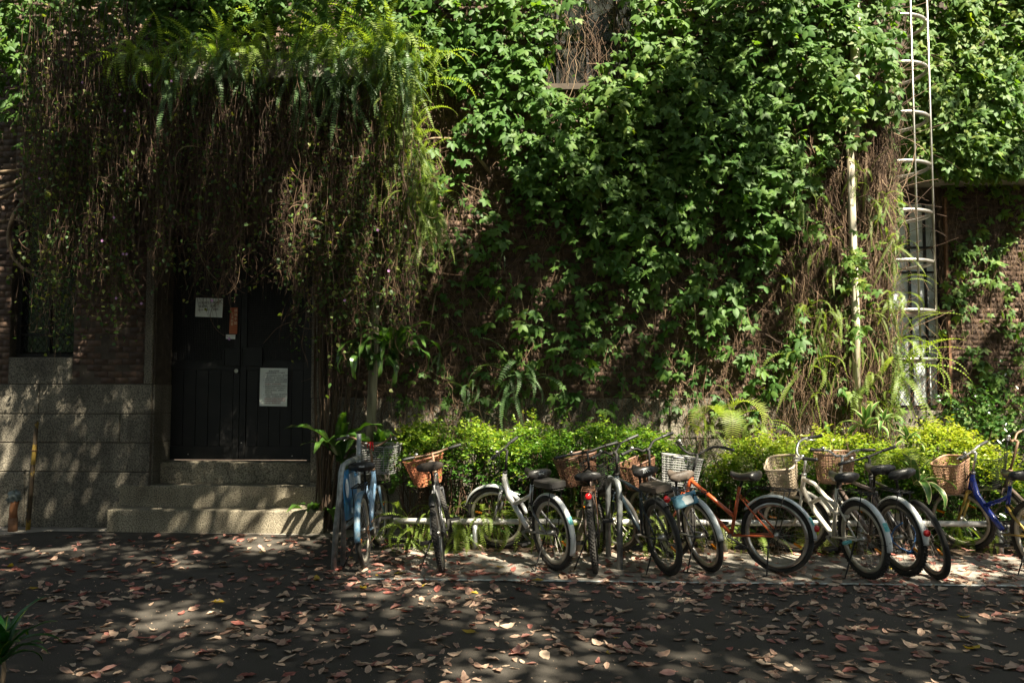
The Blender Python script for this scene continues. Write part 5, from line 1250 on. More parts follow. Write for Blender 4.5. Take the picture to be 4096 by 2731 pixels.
def fern(loc, nfr, size, label, group=None, mat='fern', hang=.0, spread=360, face=0, name='sword_fern', seed=None, up=0):
    t = thing(name, label, 'fern', loc, 0, group); g = np.random.default_rng(seed if seed is not None else int(abs(loc[0] * 1000 + loc[2] * 77)) % 99991)
    for k in range(nfr):
        hung = g.random() < hang; me = (HANG if hung else FR)[mat][g.integers(0, 3 if hung else 5)]
        o = obj('frond', me, t); s_ = size * g.uniform(.65, 1.2)
        yaw = R_(face + g.uniform(-spread / 2, spread / 2)); tl = g.normal(up, .22)
        o.matrix_local = Matrix.Translation((g.normal(0, .03), g.normal(0, .03), g.normal(0, .02))) @ Matrix.Rotation(yaw, 4, 'Z') @ Matrix.Rotation(tl, 4, 'X') @ Matrix.Rotation(g.normal(0, .25), 4, 'Y') @ Matrix.Scale(s_, 4)
    return t
LBf = 'sword fern in the thick fringe growing along the edge of the entrance canopy'; GRf = 'ferns on the entrance canopy'
g0 = np.random.default_rng(5)
def zone(x): return ['above the vines left of the doors', 'above the left door leaf', 'above the right door leaf', 'near its right end'][0 if x < 400 else 1 if x < 560 else 2 if x < 720 else 3]
for i in range(70):          # upright ones on the slab
    x = g0.uniform(300, 1000); y = g0.uniform(8.3, 9.1); p = W2(x, 200, y); fern(Vector((p.x, y, CZ + .2)), 10, g0.uniform(.75, 1.2), 'upright bright sword fern on the canopy top, ' + zone(x), 'upright ferns on the canopy, ' + zone(x), 'fern', 0, 360, 0, seed=i)
for i in range(44):          # drooping over the front edge
    x = g0.uniform(380, 880) if i < 34 else g0.uniform(860, 930); p = W2(x, 300, 8.22); fern(Vector((p.x, 8.24 + .25 * g0.random(), CZ + g0.uniform(-.05, .25))), 8, g0.uniform(.45, .95), 'shaded blue-green sword fern drooping from the canopy edge, ' + zone(x), 'drooping ferns, ' + zone(x), 'fern_shade', .35, 130, 0, seed=100 + i)
for i in range(58):          # cascade down the right end
    u = g0.random() ** .8; x = 865 + 105 * u ** .6 + g0.normal(0, 22); yy = 150 + 370 * u + g0.normal(0, 20); Yv = 8.45 + .4 * g0.random(); p = W2(x, yy, Yv)
    fern(p, 9, g0.uniform(.45, .85), ('sunlit sword fern in the upper cascade at the canopy right end', 'sunlit sword fern at the bottom of the cascade right of the canopy')[yy > 330], ('ferns in the upper cascade', 'ferns at the bottom of the cascade')[yy > 330], 'fern', .6, 130, 20, seed=200 + i)
slots = [(1180, 455, .5, 'small'), (940, 560, .5, ''), (1000, 640, .5, '')]
lone = [(1050, 545, .55, 5, .6, 'hanging fern frond tuft on the shaded wall, upper left of it'), (1155, 580, .4, 4, .7, 'small hanging fern tuft on the bare brown wall'),
        (1010, 800, .5, 5, .8, 'drooping fern tuft low on the shaded wall above the left hedge'), (1175, 860, .9, 12, .15, 'large arching fern on the wall just above the middle hedge'),
        (1205, 900, .8, 9, .1, 'second arching fern low on the wall above the middle hedge'), (1080, 890, .6, 7, .4, 'dark arching fern above the left hedge'),
        (1880, 560, .55, 7, .3, 'bright fern arching left of the cream drainpipe halfway up'), (1850, 700, .6, 7, .5, 'bright fern left of the drainpipe below its middle'),
        (1840, 850, .85, 11, .3, 'big yellow-green fern at left foot of the cream drainpipe'), (1900, 790, .7, 9, .5, 'fern hanging just left of the cream drainpipe low down'),
        (2000, 480, .6, 9, .6, 'fern hanging from the corner beside the ladder, upper one'), (2040, 560, .65, 9, .5, 'fern on the corner by the third hoop from below'),
        (2045, 690, .75, 12, .4, 'fern spilling from the corner beside the lowest hoops'), (2060, 790, .85, 14, .25, 'fern spreading right below the ladder cage'),
        (2070, 870, .95, 15, .2, 'large fern arching right over the rightmost hedge'), (2010, 900, .8, 12, .4, 'fern hanging low at the corner above the hedge'),
        (1960, 620, .5, 6, .6, 'small fern tuft beside the drainpipe'), (1975, 760, .6, 8, .5, 'pale fern right of the drainpipe low down'), (700, 650, .4, 4, .6, 'small fern in the vines left of the mottled drainpipe'),
        (1690, 960, .7, 9, .1, 'feathery fern against the granite base'), (1620, 990, .6, 8, .1, 'dark fern between the hedges against the granite base'), (1740, 990, .7, 9, 0, 'fern on the ground left of the right hedge')]
for x, y, s_, n_, h_, lb in lone:
    fern(W2(x, y, YW - .12 if x < 2050 else YW - .2), n_, s_, lb, None, 'fern' if x > 1500 else 'fern_shade', h_, 150, 0 if x < 2000 else 30, seed=int(x + y))
for i in range(36):
    x = g0.uniform(1800, 2060); y = g0.uniform(380, 960); fern(W2(x, y, YW - .15 - .15 * g0.random()), 5, g0.uniform(.3, .6), 'small yellow-green fern in the brown stems ' + ('left of', 'right of')[x > 1955] + ' the cream drainpipe, ' + ('upper', 'lower')[y > 670] + ' half', 'small ferns ' + ('left', 'right')[x > 1955] + ' of the drainpipe, ' + ('upper', 'lower')[y > 670], 'fern', .6, 150, 0, seed=900 + i)
for i in range(34):          # low ferns behind the rail
    x = [g0.uniform(900, 1080), g0.uniform(1080, 1350), g0.uniform(1350, 1800)][i % 3]; Yv = g0.uniform(8.18, 8.45); p = W2(x, 1150, Yv); fern(Vector((p.x, Yv, .04 + .25 * g0.random())), 10, g0.uniform(.45, .75), 'low bright fern behind the pipe rail, ' + ('beside the orange-basket bicycle', 'behind the silver bicycle', 'behind the black and orange bicycles')[i % 3], 'ferns behind the rail, ' + ('left', 'middle', 'right')[i % 3], 'fern', .15, 200, 0, seed=500 + i, up=.1)
for i in range(14):
    x = g0.uniform(1850, 2320); Yv = g0.uniform(8.25, 8.6); p = W2(x, 1150, Yv); fern(Vector((p.x, Yv, .05)), 8, g0.uniform(.5, .8), 'fern glimpsed through the wheels of the right-hand bicycles', 'ferns behind the right bicycles', 'fern', 0, 240, 0, seed=700 + i)

# --- strap leaves: bird's nest ferns, cordylines, foreground plant
def strap_mesh(seed, L, wd, mat, droop, lift, wav, cream=False, n=16):
    r_ = np.random.default_rng(seed); V = []; F = []; Rn = []; p = np.zeros(3); a = lift; cols = 7
    for i in range(n + 1):
        u = i / n; d = np.array([0, -math.cos(a), math.sin(a)]); up = np.array([0, math.sin(a), math.cos(a)])
        w_ = wd / 2 * (math.sin(math.pi * min(1, (u * .93 + .07)) ** .75) ** .65) + .004
        for k in range(cols):
            c = (k / (cols - 1)) * 2 - 1
            V.append(p + np.array([c * w_, 0, 0]) + up * (abs(c) * w_ * .35 + wav * abs(c) ** 2 * math.sin(i * 1.55 + (1.3 if c > 0 else 0) + seed) * w_))
            Rn.append((.9 if abs(c) > .75 else .15 + .15 * ((k + seed) % 2)) if cream else .3 + .35 * u + (.25 if k == 3 else 0))
        p = p + d * L / n; a -= droop / n * (1 + u)
    for i in range(n):
        for k in range(cols - 1): q = i * cols + k; F.append((q, q + 1, q + cols + 1, q + cols))
    return arr_mesh('leaf', V, F, M[mat], Rn, True)
NEST = [strap_mesh(s_, .85, .115, 'nest', d_, l_, .45) for s_, d_, l_ in ((0, 1.4, 1.2), (1, 2.0, 1.0), (2, 1.1, 1.35), (3, 2.6, .9))]
CORD = [strap_mesh(s_, .42, .075, 'cordy', d_, l_, .1, True, 10) for s_, d_, l_ in ((0, .7, 1.25), (1, 1.3, .9), (2, 1.8, .6))]
CROT = [strap_mesh(s_, .34, .045, 'croton', d_, l_, .1, False, 10) for s_, d_, l_ in ((0, .7, 1.1), (1, 1.2, .7), (2, .6, .5))]
CROTY = [strap_mesh(s_, .34, .045, 'croton', d_, l_, .1, True, 10) for s_, d_, l_ in ((4, .7, 1.1), (5, 1.2, .7))]
def rosette(name, label, cat, loc, meshes, n, size, spread=360, face=0, tilt=0, seed=0, group=None):
    t = thing(name, label, cat, loc, 0, group); g = np.random.default_rng(seed)
    for k in range(n):
        o = obj('leaf', meshes[g.integers(0, len(meshes))], t); yaw = R_(face - spread / 2 + spread * (k + .5) / n + g.normal(0, 8))
        o.matrix_local = Matrix.Rotation(yaw, 4, 'Z') @ Matrix.Rotation(tilt + g.normal(0, .15), 4, 'X') @ Matrix.Scale(size * g.uniform(.75, 1.15), 4)
    return t
def shift_y(p, y): return Vector((p.x, y, p.z))
rosette('birds_nest_fern', 'glossy wavy-leaved nest fern clinging to the mottled drainpipe', 'fern', W2(905, 825, 8.72), NEST, 14, .85, 240, 0, -.1, 1)
rosette('birds_nest_fern', 'glossy nest fern hanging at the left side of the mottled drainpipe', 'fern', W2(850, 850, 8.7), [NEST[1], NEST[3]], 8, .85, 150, -20, -.4, 2)
rosette('birds_nest_fern', 'large nest fern standing behind the blue bicycle', 'fern', W2(868, 1055, 8.75), NEST, 14, .9, 230, 25, .1, 3)
rosette('birds_nest_fern', 'nest fern with upright leaves left of the sign stand by the doors', 'fern', W2(780, 1060, 8.85), [NEST[0], NEST[2]], 8, .85, 200, -10, .1, 4)
q = G(1290, 2120); rosette('birds_nest_fern', 'low wavy nest fern at the right end of the lowest step', 'fern', Vector((q.x, q.y, .02)), [NEST[1], NEST[3], NEST[0]], 10, .85, 260, -40, 0, 5)
rosette('birds_nest_fern', 'dark nest fern behind the wire between the blue and orange-basket bicycles', 'fern', W2(925, 1060, 8.85), NEST, 8, .8, 260, 0, 0, 6)
for i, (x, y, Yv, s_) in enumerate(((1990, 985, 8.7, 1.0), (2030, 970, 8.65, .7), (2085, 1015, 8.5, .75), (2105, 1115, 8.15, 1.15))):
    rosette('cordyline', ['pale cream-edged cordyline behind the right hedge below the drainpipe', 'small cream-edged cordyline just right of its taller neighbour', 'upright cream-edged cordyline over the hedge above the trio of bicycles', 'large cream and pink cordyline right of the black sport bicycle'][i], 'plant', W2(x, y, Yv), CORD, 13, s_ * .85, 360, 0, 0, 20 + i)
fp = G(60, 2790); fp = W(45, 2700, 4.7); fp.z = .0
pt = thing('croton', 'dark green strap-leaved plant with yellow streaks at the bottom left corner', 'plant', (W(10, 2650, 4.3).x, 4.3, 0))
MB().tube([(0, 0, 0), (.01, 0, .12), (0, 0, .22)], [.014, .012, .008], 8).build('stem', M['tubewood'], pt, True)
g = np.random.default_rng(8)
for k in range(22):
    yl = k in (3, 9, 15, 18); o = obj('leaf', (CROTY if yl else CROT)[g.integers(0, 2)], pt, label='yellow streaked leaf' if yl else None)
    o.matrix_local = Matrix.Translation((0, 0, .14 + .16 * g.random())) @ Matrix.Rotation(R_(k * 137.5), 4, 'Z') @ Matrix.Rotation(g.normal(0, .2), 4, 'X') @ Matrix.Scale(g.uniform(.75, 1.1), 4)
# broad arching palm-like fronds
PALM = arr_mesh('frond', *(lambda a: (a[0], a[1]))(frond_mesh(77, .9, .34, 34, 1.9, arc=.7)), M['fern'], np.clip(frond_mesh(77, .9, .34, 34, 1.9, arc=.7)[2] + .25, 0, 1))
for i, (x, y, Yv, n_, s_, lb) in enumerate(((1665, 1060, 8.6, 2, .62, 'broad pale frond catching the sun above the orange bicycle'), (1660, 960, 9.0, 3, .8, 'dark feathery tree fern fronds against the granite base'), (1880, 1230, 8.3, 3, .55, 'broad fern seen through the white bicycle front wheel'), (2060, 1060, 8.4, 3, .7, 'broad fern arching out of the hedge beside the cordylines'), (1660, 1230, 8.35, 3, .6, 'broad fern low behind the orange bicycle'))):
    t = thing('feather_fern', lb, 'fern', W2(x, y, Yv)); g = np.random.default_rng(60 + i)
    for k in range(n_):
        o = obj('frond', PALM, t); o.matrix_local = Matrix.Rotation(R_(-50 + 100 * k / max(1, n_ - 1) + (-25 if i == 0 else 0)), 4, 'Z') @ Matrix.Rotation(g.normal(-.1, .15), 4, 'X') @ Matrix.Scale(s_ * g.uniform(.85, 1.1), 4)

# --- hedges of yellow-green small-leaved shrubs
def hedge(label, prof, Yc, depth, n, seed, zlow=.35, yel=.5):
    """prof: list of (x, top y) in overview pixels; the crown fills under that outline down to zlow"""
    g = np.random.default_rng(seed); xs_ = [p[0] for p in prof]; c = W2((xs_[0] + xs_[-1]) / 2, 1100, Yc); t = thing('hedge_shrub', label, 'shrub', (c.x, Yc, 0))
    ns = int(n / 17); x = g.uniform(xs_[0], xs_[-1], ns); topy = np.interp(x, xs_, [p[1] for p in prof]); yy = Yc + depth * g.uniform(-1, 1, ns)
    zt = np.array([W2(a, b_, Yc)[2] for a, b_ in zip(x, topy)]); X = np.array([W2(a, b_, c_)[0] for a, b_, c_ in zip(x, topy, yy)])
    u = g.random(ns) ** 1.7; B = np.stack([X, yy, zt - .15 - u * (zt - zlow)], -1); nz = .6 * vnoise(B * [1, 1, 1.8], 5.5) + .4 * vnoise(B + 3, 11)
    B[:, 2] += (nz - .5) * .30 - np.abs((yy - Yc) / depth) ** 2 * .10; kk = nz > .43; B = B[kk]; u = u[kk]; nz = nz[kk]; ns = len(B)
    dr = np.stack([g.normal(0, .55, ns), -.55 + g.normal(0, .55, ns), g.normal(.38, .35, ns)], -1); dr /= np.linalg.norm(dr, axis=1, keepdims=True)
    Ls = g.uniform(.12, .34, ns); q = 17; tt_ = np.linspace(.1, 1, q)[None, :, None]
    P = (B[:, None] + dr[:, None] * Ls[:, None, None] * tt_ - np.array([0, 0, 1.0]) * (Ls[:, None, None] * tt_ ** 2 * .35)).reshape(-1, 3) + g.normal(0, .012, (ns * q, 3))
    az = np.repeat(np.arctan2(dr[:, 1], dr[:, 0]) - math.pi / 2, q) + np.tile(np.where(np.arange(q) % 2, 1.0, -1.0), ns) + g.normal(0, .35, ns * q)
    u = np.repeat(u, q); nz = np.repeat(nz, q) + .35 * np.tile(np.linspace(-.5, .5, q), ns); m = len(P)
    lv = np.array([(0, 0, 0), (-.27, .45, .06), (0, .5, -.02), (.27, .45, .06), (0, 1, -.04)]); lf = np.array([(0, 1, 2), (0, 2, 3), (1, 4, 2), (2, 4, 3)])
    sc = g.uniform(.028, .052, m); Rm = euler_mats(g.normal(.1, .4, m), g.normal(0, .4, m), az, sc)
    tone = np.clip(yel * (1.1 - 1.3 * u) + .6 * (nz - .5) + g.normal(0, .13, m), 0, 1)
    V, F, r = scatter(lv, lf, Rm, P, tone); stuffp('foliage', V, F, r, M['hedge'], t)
    N = 160; xs2 = g.uniform(xs_[0] + 10, xs_[-1] - 10, N); u_ = np.linspace(0, 1, 9); B0 = np.array([W2(a, 1150, Yc)[0] for a in xs2]); H = np.array([W2(a, float(np.interp(a, xs_, [p[1] for p in prof])), Yc)[2] for a in xs2]) * g.uniform(.6, .97, N)
    lean = g.normal(0, .18, N)[:, None]; X = B0[:, None] + lean * u_ + .03 * np.sin(u_ * 7 + g.uniform(0, 6, (N, 1))); Y = Yc + g.uniform(-.6, .6, (N, 1)) * depth + g.normal(0, .12, (N, 1)) * u_
    V, F, per = strands(np.stack([X, np.broadcast_to(Y, X.shape), .03 + (H[:, None] - .03) * u_], -1), g.uniform(.003, .008, N), 4); stuffp('stems', V, F, np.full(len(V), .3), M['twig'], t)
    return t
hedge('leafy hedge clump left of the silver bicycle, with bright twigs hanging low', [(925, 1000), (950, 962), (1000, 945), (1050, 948), (1090, 958), (1130, 975), (1170, 990), (1175, 1060)], 8.62, .36, 21000, 31, .88, .5)
hedge('leafy hedge clump behind the brown wicker basket, darker at its foot', [(1165, 1040), (1180, 975), (1230, 963), (1300, 955), (1370, 952), (1440, 962), (1500, 975), (1560, 998), (1600, 1050)], 8.72, .36, 24000, 32, .85, .36)
hedge('bright yellow-green hedge behind the white bicycle', [(1640, 1090), (1700, 985), (1760, 985), (1830, 1000), (1900, 985), (1960, 990), (2030, 985), (2080, 1000), (2110, 1060)], 8.70, .42, 32000, 33, .7, .66)
hedge('tall bright yellow-green hedge sloping down to the right edge', [(2060, 1010), (2100, 960), (2140, 955), (2190, 975), (2240, 1000), (2290, 1030), (2325, 1062), (2330, 1130)], 8.95, .45, 24000, 34, .6, .72)
# dark undergrowth that fills the bed below the hedges
def undergrowth(name, label, x0, x1, Y0, Y1, z0, z1, n, seed, mat='nest', cat='ground cover'):
    g = np.random.default_rng(seed); P = np.stack([g.uniform(x0, x1, n), g.uniform(Y0, Y1, n), z0 + (z1 - z0) * g.random(n) ** 1.3], -1)
    P[:, 2] *= .6 + .6 * vnoise(P * [1, 1, 0], 4)
    lv = np.array([(0, 0, 0), (-.3, .45, .1), (0, .5, -.02), (.3, .45, .1), (0, 1, -.1)]); lf = np.array([(0, 1, 2), (0, 2, 3), (1, 4, 2), (2, 4, 3)])
    Rm = euler_mats(g.normal(.3, .5, n), g.normal(0, .5, n), g.uniform(0, 6.3, n), g.uniform(.04, .085, n)); V, F, r = scatter(lv, lf, Rm, P, g.random(n) * .6)
    o = obj(name, arr_mesh(name, V, F, M[mat], r), None, kind='stuff', label=label, category=cat); return o
undergrowth('undergrowth', 'dark leafy undergrowth filling the planting bed beneath the hedges', -1.15, 7.5, 8.45, 9.2, .02, .85, 15000, 44)
undergrowth('undergrowth', 'loose dark shrubs growing at the foot of the recessed wall', 5.2, 9.0, 10.6, 11.3, .05, 1.7, 7000, 45)
n = 9000; g = np.random.default_rng(46); P = np.stack([g.uniform(XC, 9.5, n), g.uniform(9.3, 11, n), np.full(n, .03)], -1); gv = np.array([(-.06, 0, 0), (.06, 0, 0), (0, .15, 1)]); Rm = euler_mats(g.normal(0, .25, n), g.normal(0, .25, n), g.uniform(0, 6.3, n), g.uniform(.06, .14, n))
V, F, r = scatter(gv, np.array([(0, 1, 2)]), Rm, P, g.random(n)); obj('grass', arr_mesh('grass', V, F, M['grass'], r), None, kind='stuff', label='short sunlit grass on the lawn behind the rightmost bicycles', category='grass')
# ================================================================== FALLEN LEAVES
def fallen_mesh(seed, mat):
    g = np.random.default_rng(seed); nu, nv = 7, 4; V = []; F = []; Rn = []
    q_ = 1.0 if seed % 4 == 0 else .4; curl = g.uniform(-.6, 2.2) * q_; bend = g.uniform(-.8, 1.2) * q_; tw = g.uniform(-1.0, 1.0) * q_; wd = g.uniform(.42, .62); base = g.uniform(.1, .8)
    for i in range(nu + 1):
        u = i / nu; w_ = wd * (math.sin(math.pi * u ** .8) ** .75 + .02) * (1 + .12 * math.sin(i * 2.4 + seed))
        for k in range(nv + 1):
            c = (k / nv) * 2 - 1; x = c * w_ / 2; y = u - .5 + .05 * math.sin(c * 3 + seed)
            z = curl * x * x * 1.6 + bend * (u - .5) ** 2 * .7 + .05 * g.random() + tw * x * (u - .5)
            V.append((x, y, z)); Rn.append(np.clip(base + g.normal(0, .12) + .25 * abs(c) - .1, 0, 1))
    for i in range(nu):
        for k in range(nv): q = i * (nv + 1) + k; F.append((q, q + 1, q + nv + 2, q + nv + 1))
    b0 = len(V); V += [(-.012, -.72, .02), (.012, -.72, .02), (.012, -.48, .0), (-.012, -.48, 0)]; F.append((b0, b0+1, b0+2, b0+3)); Rn += [.2] * 4
    V = np.array(V); V[:, 2] -= np.sort(V[:, 2])[3]; return V, np.array(F), np.array(Rn)
FL = [(k, fallen_mesh(k, None)) for k in range(20)]
def density(X, Y):
    P = np.stack([X, Y, 0 * X], -1); nz = .55 * vnoise(P, 2.1) + .45 * vnoise(P + 5, 5.3)
    d = np.where(Y < 6.7, 34 + 240 * np.clip(nz - .28, 0, 1), 0)
    d = np.where((Y >= 6.55) & (Y < 7.25), 120 + 260 * np.clip(nz - .4, 0, 1), d)
    d = np.where((Y >= 7.25) & (Y < 8.0), 45 + 90 * nz, d); d = np.where((Y >= 7.9) & (Y < 8.4), 95, d)
    left = X < -1.7; d = np.where(left & (Y > 6.5), 26 + 120 * np.clip(nz - .35, 0, 1) + 90 * np.exp(-((X + 1.7) / .9) ** 2) * np.exp(-((Y - 7) / .6) ** 2), d)
    d = np.where(left & (Y > 8.2), 22 + 40 * (X > -4.1), d); d = np.where(left & (Y > 8.95), 0, d)
    d = np.where((X < -2.6) & (Y < 6.5), d * .85, d); d = np.where((X < -2.3) & (Y < 5.0), d * .35, d)
    return d
N = 110000; g = np.random.default_rng(99); Xr = g.uniform(-7.5, 7.5, N); Yr = g.uniform(2.6, 8.4 + .5, N); dm_ = N / (15 * 6.3)
k = g.random(N) < density(Xr, Yr) / dm_ * 1.0; Xr, Yr = Xr[k], Yr[k]; n = len(Xr)
inbed = (Yr > 8.12) & (Xr > -1.0); sz = .038 + .095 * g.beta(1.5, 1.9, n) * np.where(Yr > 7.9, .9, 1.0); zz = np.where(inbed, .05, np.where((Yr > 6.93) & (Xr > -1.4), .006, .002)) + g.random(n) * .008
kind = g.integers(0, len(FL), n); redp = np.where(Yr > 6.5, .45, .22); mt = np.where(g.random(n) < redp, 1, 0); mt = np.where(g.random(n) < .012, 2, mt)
Rm = euler_mats(g.normal(0, .18, n), g.normal(0, .18, n), g.uniform(0, 6.3, n), sz); L = np.stack([Xr, Yr, zz], -1)
px, py = toPix(L); inview = (px > 0) & (px < 4096) & (py < 2731) & (py > 1800); score = np.where(inview, sz / Yr, -1); top = np.argsort(-score)[:300]
MN = ['litter', 'litter_red', 'litter_yel']; LM = {}
for kk, (V, F, r) in FL:
    for m_ in range(3): LM[(kk, m_)] = arr_mesh('fallen_leaf', V, F, M[MN[m_]], r, True)
isp = np.zeros(n, bool); isp[top] = True
ZX = ['at the left before the stone steps', 'left of centre', 'right of centre', 'at the far right']
LBL = [['dry tan leaf on the foreground asphalt', 'dry tan leaf just before the painted line', 'dry brown leaf among the bicycle wheels'],
       ['dull crimson leaf on the foreground asphalt', 'dull crimson leaf just before the painted line', 'red leaf among the bicycle wheels'],
       ['yellow leaf on the foreground asphalt', 'yellow leaf just before the painted line', 'yellow leaf among the bicycle wheels']]
for i in top:
    z_ = 0 if Yr[i] < 5.4 else (1 if Yr[i] < 6.9 else 2)
    lb_ = LBL[mt[i]][z_] + ', ' + ZX[int(np.clip(px[i] // 1024, 0, 3))]; o = obj('fallen_leaf', LM[(kind[i], mt[i])], None, label=lb_, category='fallen leaf', group=lb_.replace('leaf', 'leaves', 1)); A = Rm[i]
    o.matrix_world = Matrix([list(A[0]) + [L[i][0]], list(A[1]) + [L[i][1]], list(A[2]) + [L[i][2]], [0, 0, 0, 1]])
for m_ in range(3):
    parts = []
    for kk, (V, F, r) in FL:
        idx = np.nonzero((~isp) & (kind == kk) & (mt == m_))[0]
        if len(idx): v, f, q = scatter(V, F, Rm[idx], L[idx], np.zeros(len(idx))); parts.append((v, f, np.clip(np.tile(r, len(idx)) + np.repeat(g.normal(0, .15, len(idx)), len(V)), 0, 1)))
    if parts:
        V, F, r = join_arr(parts); obj('leaf_litter', arr_mesh('leaf_litter', V, F, M[MN[m_]], r, True), None, kind='stuff', label=['scattered dry tan leaves over the asphalt and between the bicycles', 'scattered dull red leaves over the asphalt and between the bicycles', 'a few scattered yellow leaves on the ground'][m_], category='leaf litter')
# crumbs and seeds on the asphalt
nC = 2600; Pc = np.stack([g.uniform(-6, 6, nC), g.uniform(3.2, 6.9, nC), np.full(nC, .003)], -1); cv = np.array([(-.5, -.5, 0), (.5, -.4, 0), (.1, .5, 0), (0, 0, .5)]); cf = np.array([(0, 1, 3), (1, 2, 3), (2, 0, 3)])
V, F, r = scatter(cv, cf, euler_mats(np.zeros(nC), np.zeros(nC), g.uniform(0, 6.3, nC), g.uniform(.004, .014, nC)), Pc, g.random(nC)); obj('crumbs', arr_mesh('crumbs', V, F, M['litter'], r), None, kind='stuff', label='tiny leaf crumbs and seeds sprinkled over the asphalt', category='crumbs')

# ================================================================== THE TREES THAT SHADE THE YARD (unseen, behind and above the camera; crowns shaped to a set shade pattern)
xs = [-100, 0, 150, 400, 700, 860, 960, 1150, 1300, 1500, 1650, 1800, 2000, 2200, 2352, 2600]
ys = [-100, 0, 80, 160, 260, 400, 520, 700, 850, 950, 1000, 1060, 1150, 1230, 1300, 1360, 1450, 1568, 1700]
SH = [[.2, .2, .4, .3, .1, .1, .05, .0, .1, .1, .1, .1, .05, .1, .2, .2],
      [.2, .2, .4, .3, .1, .1, .05, .0, .1, .1, .1, .1, .05, .1, .2, .2],
      [.3, .3, .5, .3, .1, .0, .0, .0, .1, .2, .1, .1, .05, .05, .2, .2],
      [.4, .4, .8, .75, .6, .2, .0, .05, .1, .3, .15, .1, .05, .05, .1, .2],
      [.6, .6, .92, .96, .95, .5, .0, .1, .3, .35, .25, .15, .05, .05, .2, .2],
      [.4, .4, .88, .97, .96, .65, .05, .35, .6, .7, .5, .2, .05, .1, .3, .3],
      [.4, .4, .9, .96, .94, .6, .25, .75, .82, .8, .5, .2, .0, .2, .5, .6],
      [.7, .75, .92, .92, .8, .55, .8, .92, .92, .88, .55, .2, .0, .35, .5, .6],
      [.8, .85, .88, .92, .85, .8, .9, .93, .93, .85, .5, .2, .0, .4, .6, .6],
      [.7, .75, .8, .92, .85, .85, .5, .6, .7, .5, .3, .1, .05, .1, .5, .5],
      [.75, .75, .8, .85, .93, .88, .4, .35, .35, .3, .1, .0, .0, .05, .3, .5],
      [.8, .8, .8, .8, .93, .85, .4, .45, .5, .4, .2, .05, .05, .05, .2, .4],
      [.85, .85, .8, .78, .75, .65, .45, .45, .55, .55, .4, .3, .3, .3, .3, .4],
      [.5, .55, .85, .85, .78, .72, .62, .6, .6, .62, .55, .5, .5, .5, .5, .5],
      [.85, .85, .88, .85, .82, .8, .7, .65, .7, .75, .7, .65, .65, .65, .65, .7],
      [.9, .9, .85, .82, .82, .85, .85, .9, .88, .9, .92, .92, .92, .92, .92, .9],
      [.85, .85, .8, .75, .84, .88, .85, .8, .75, .9, .94, .96, .96, .95, .95, .95],
      [.95, .95, .9, .88, .9, .9, .85, .72, .75, .9, .93, .95, .95, .95, .95, .95],
      [.95] * 16]
shade = grid_mask(xs, ys, SH)
Nc = 6400; g = np.random.default_rng(123)
C = np.stack([g.uniform(-10, 15, Nc), g.uniform(-10, 8, Nc), g.uniform(7.8, 10.2, Nc)], -1)
d = -np.array(SDIR)
def hit(C):
    out = np.zeros_like(C)
    tw_ = (9.2 - C[:, 1]) / d[1]; Pw = C + d * tw_[:, None]; tg = -C[:, 2] / d[2]; Pg = C + d * tg[:, None]
    out = np.where((Pw[:, 2] > 0)[:, None], Pw, Pg)
    th = (8.55 - C[:, 1]) / d[1]; Ph = C + d * th[:, None]; hh = (Ph[:, 2] > .3) & (Ph[:, 2] < 1.35) & (Ph[:, 0] > -1.1)
    out = np.where(hh[:, None], Ph, out)
    tc_ = (8.3 - C[:, 1]) / d[1]; Pc_ = C + d * tc_[:, None]; hc = (Pc_[:, 2] > 2.3) & (Pc_[:, 2] < 5.2) & (Pc_[:, 0] < -1.0) & (Pc_[:, 0] > -5)
    return np.where(hc[:, None], Pc_, out)
H = hit(C); ppx, ppy = toPix(H); bad = H[:, 1] < .8
D = shade(ppx / K, ppy / K); 
gx, gy = ppx / K, ppy / K
Dg = np.full(len(gx), .985)
for hx, hy, sx, sy, dp in ((200, 1262, 130, 14, .75), (560, 1262, 120, 16, .6), (60, 1212, 90, 12, .9), (520, 1395, 110, 14, .6), (300, 1320, 120, 12, .3), (860, 1345, 120, 12, .45), (1190, 1500, 110, 34, .95), (1150, 1420, 60, 14, .5), (640, 1225, 80, 8, .7),
                           (1300, 1545, 90, 16, .6), (1010, 1385, 50, 10, .5), (1700, 1500, 60, 10, .3), (1500, 1385, 60, 9, .35), (760, 1500, 70, 12, .35), (1240, 1395, 40, 9, .4), (380, 1440, 60, 10, .3), (100, 1390, 60, 14, .3)):
    Dg = np.minimum(Dg, .985 - .8 * dp * np.exp(-((gx - hx) / sx) ** 2 - ((gy - hy) / sy) ** 2))
onground = (H[:, 2] < .01) & ((gy > 1332) | ((gx < 740) & (gy > 1200)))
D = np.where(onground, Dg, D)
Dw = np.full(len(gx), .98)
for hx, hy, sx, sy, dp in ((60, 945, 60, 45, .75), (280, 940, 45, 30, .3), (340, 770, 40, 45, .45), (270, 850, 30, 22, .4), (335, 1130, 40, 30, .55), (600, 1085, 80, 16, .5), (340, 1175, 60, 16, .5), (560, 1180, 80, 18, .6), (690, 1150, 30, 30, .6), (10, 620, 22, 170, .9), (100, 1190, 60, 16, .4), (420, 1000, 40, 25, .3)):
    Dw = np.minimum(Dw, .972 - dp * np.exp(-((gx - hx) / sx) ** 2 - ((gy - hy) / sy) ** 2))
D = np.where((~onground) & (gx < 740) & (gy > 560), Dw, D)
D = np.where(bad, .985, D)
LAM = 3.6
pk = -np.log(1 - np.clip(D, 0, .985)) / LAM
nzc = vnoise(C * [1, 1, .3], 2.6)
keep = (g.random(Nc) < pk * np.where(onground | bad, 1.0, 0.7 + .6 * nzc)) & (C[:, 2] > 2.4 + .56 * np.maximum(C[:, 1], 0))
C = C[keep]; trunks = [(-8.5, -3.5), (9.0, -6.0), (.5, -9.5)]
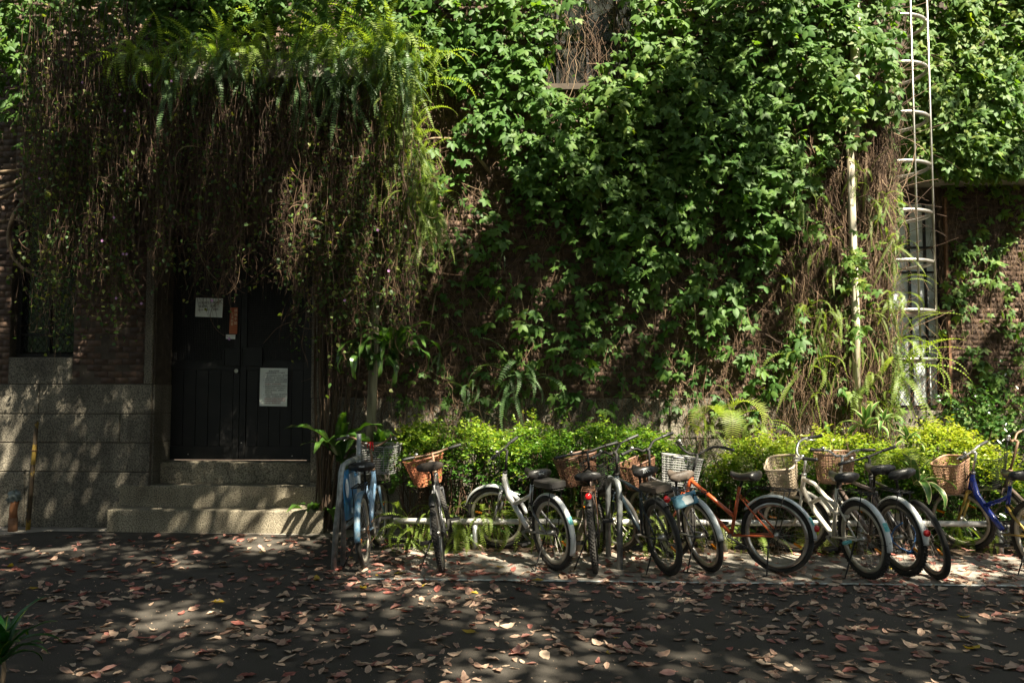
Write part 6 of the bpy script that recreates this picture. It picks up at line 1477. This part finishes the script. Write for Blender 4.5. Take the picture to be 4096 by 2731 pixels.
asg = np.argmin(np.stack([np.hypot(C[:, 0] - a, C[:, 1] - b_) for a, b_ in trunks]), 0)
lv = np.array([(0, 0, 0), (-.32, .4, .05), (0, .5, 0), (.32, .4, .05), (0, 1, -.08)]); lf = np.array([(0, 1, 2), (0, 2, 3), (1, 4, 2), (2, 4, 3)])
for q, (tx, ty) in enumerate(trunks):
    cc = C[asg == q]; m = len(cc)
    t = thing('shade_tree', ['tall broadleaf tree on the left, outside the frame, dappling the doorway', 'tall broadleaf tree on the right, outside the frame, dappling the bicycles', 'tall broadleaf tree behind the viewer shading the asphalt'][q], 'tree', (tx, ty, 0))
    MB().tube([(0, 0, -.1), (.05, .05, .6), (0, .1, 3), (.1, .2, 6), (.0, .3, 8.2)], [.42, .30, .25, .2, .12], 14).build('trunk', M['tubewood'], t, True)
    nl = 42; P = np.repeat(cc, nl, 0) + g.normal(0, 1, (m * nl, 3)) * [.19, .19, .12]
    Rm = euler_mats(g.normal(0, .5, m * nl), g.normal(0, .5, m * nl), g.uniform(0, 6.3, m * nl), g.uniform(.13, .21, m * nl)); V, F, r = scatter(lv, lf, Rm, P, g.random(m * nl))
    stuffp('crown', V, F, r, M['canopy'], t)
    sel = cc[g.permutation(m)[:min(m, 46)]]; lb = MB()
    for c in sel:
        a = Vector((tx, ty + .2, g.uniform(4.5, 7.5))); b_ = Vector(c); md = a.lerp(b_, .5) + Vector((g.normal(0, .3), g.normal(0, .3), .4)); lb.tube([a, md, b_], [.07, .035, .008], 6)
    o = lb.build('limbs', M['tubewood'], t, True, kind='stuff'); o.matrix_parent_inverse = Matrix.Translation(t.location).inverted()

# unseen belts of leaves added behind and at both sides to block low sky light
def belt(x0, x1, y0, y1, n, seed, lb):
    g = np.random.default_rng(seed); P = np.stack([g.uniform(x0, x1, n), g.uniform(y0, y1, n), 8.5 * g.random(n) ** .9 + .2], -1); P[:, 2] *= .8 + .4 * vnoise(P * [1, 1, 0], .9)
    Rm = euler_mats(g.normal(.8, .5, n), g.normal(0, .5, n), g.uniform(0, 6.3, n), g.uniform(.4, .7, n)); V, F, r = scatter(lv, lf, Rm, P, g.random(n))
    obj('added_tree_belt', arr_mesh('added_tree_belt', V, F, M['canopy'], r), None, kind='stuff', label=lb, category='trees')
belt(-24, 24, -15, -12, 9000, 1, 'unseen belt of trees added behind the viewer to block low sky light'); belt(-17, -14, -14, 8, 5000, 2, 'unseen belt of trees added left of the yard to block low sky light'); belt(17, 20, -14, 8, 5000, 3, 'unseen belt of trees added right of the yard to block low sky light')
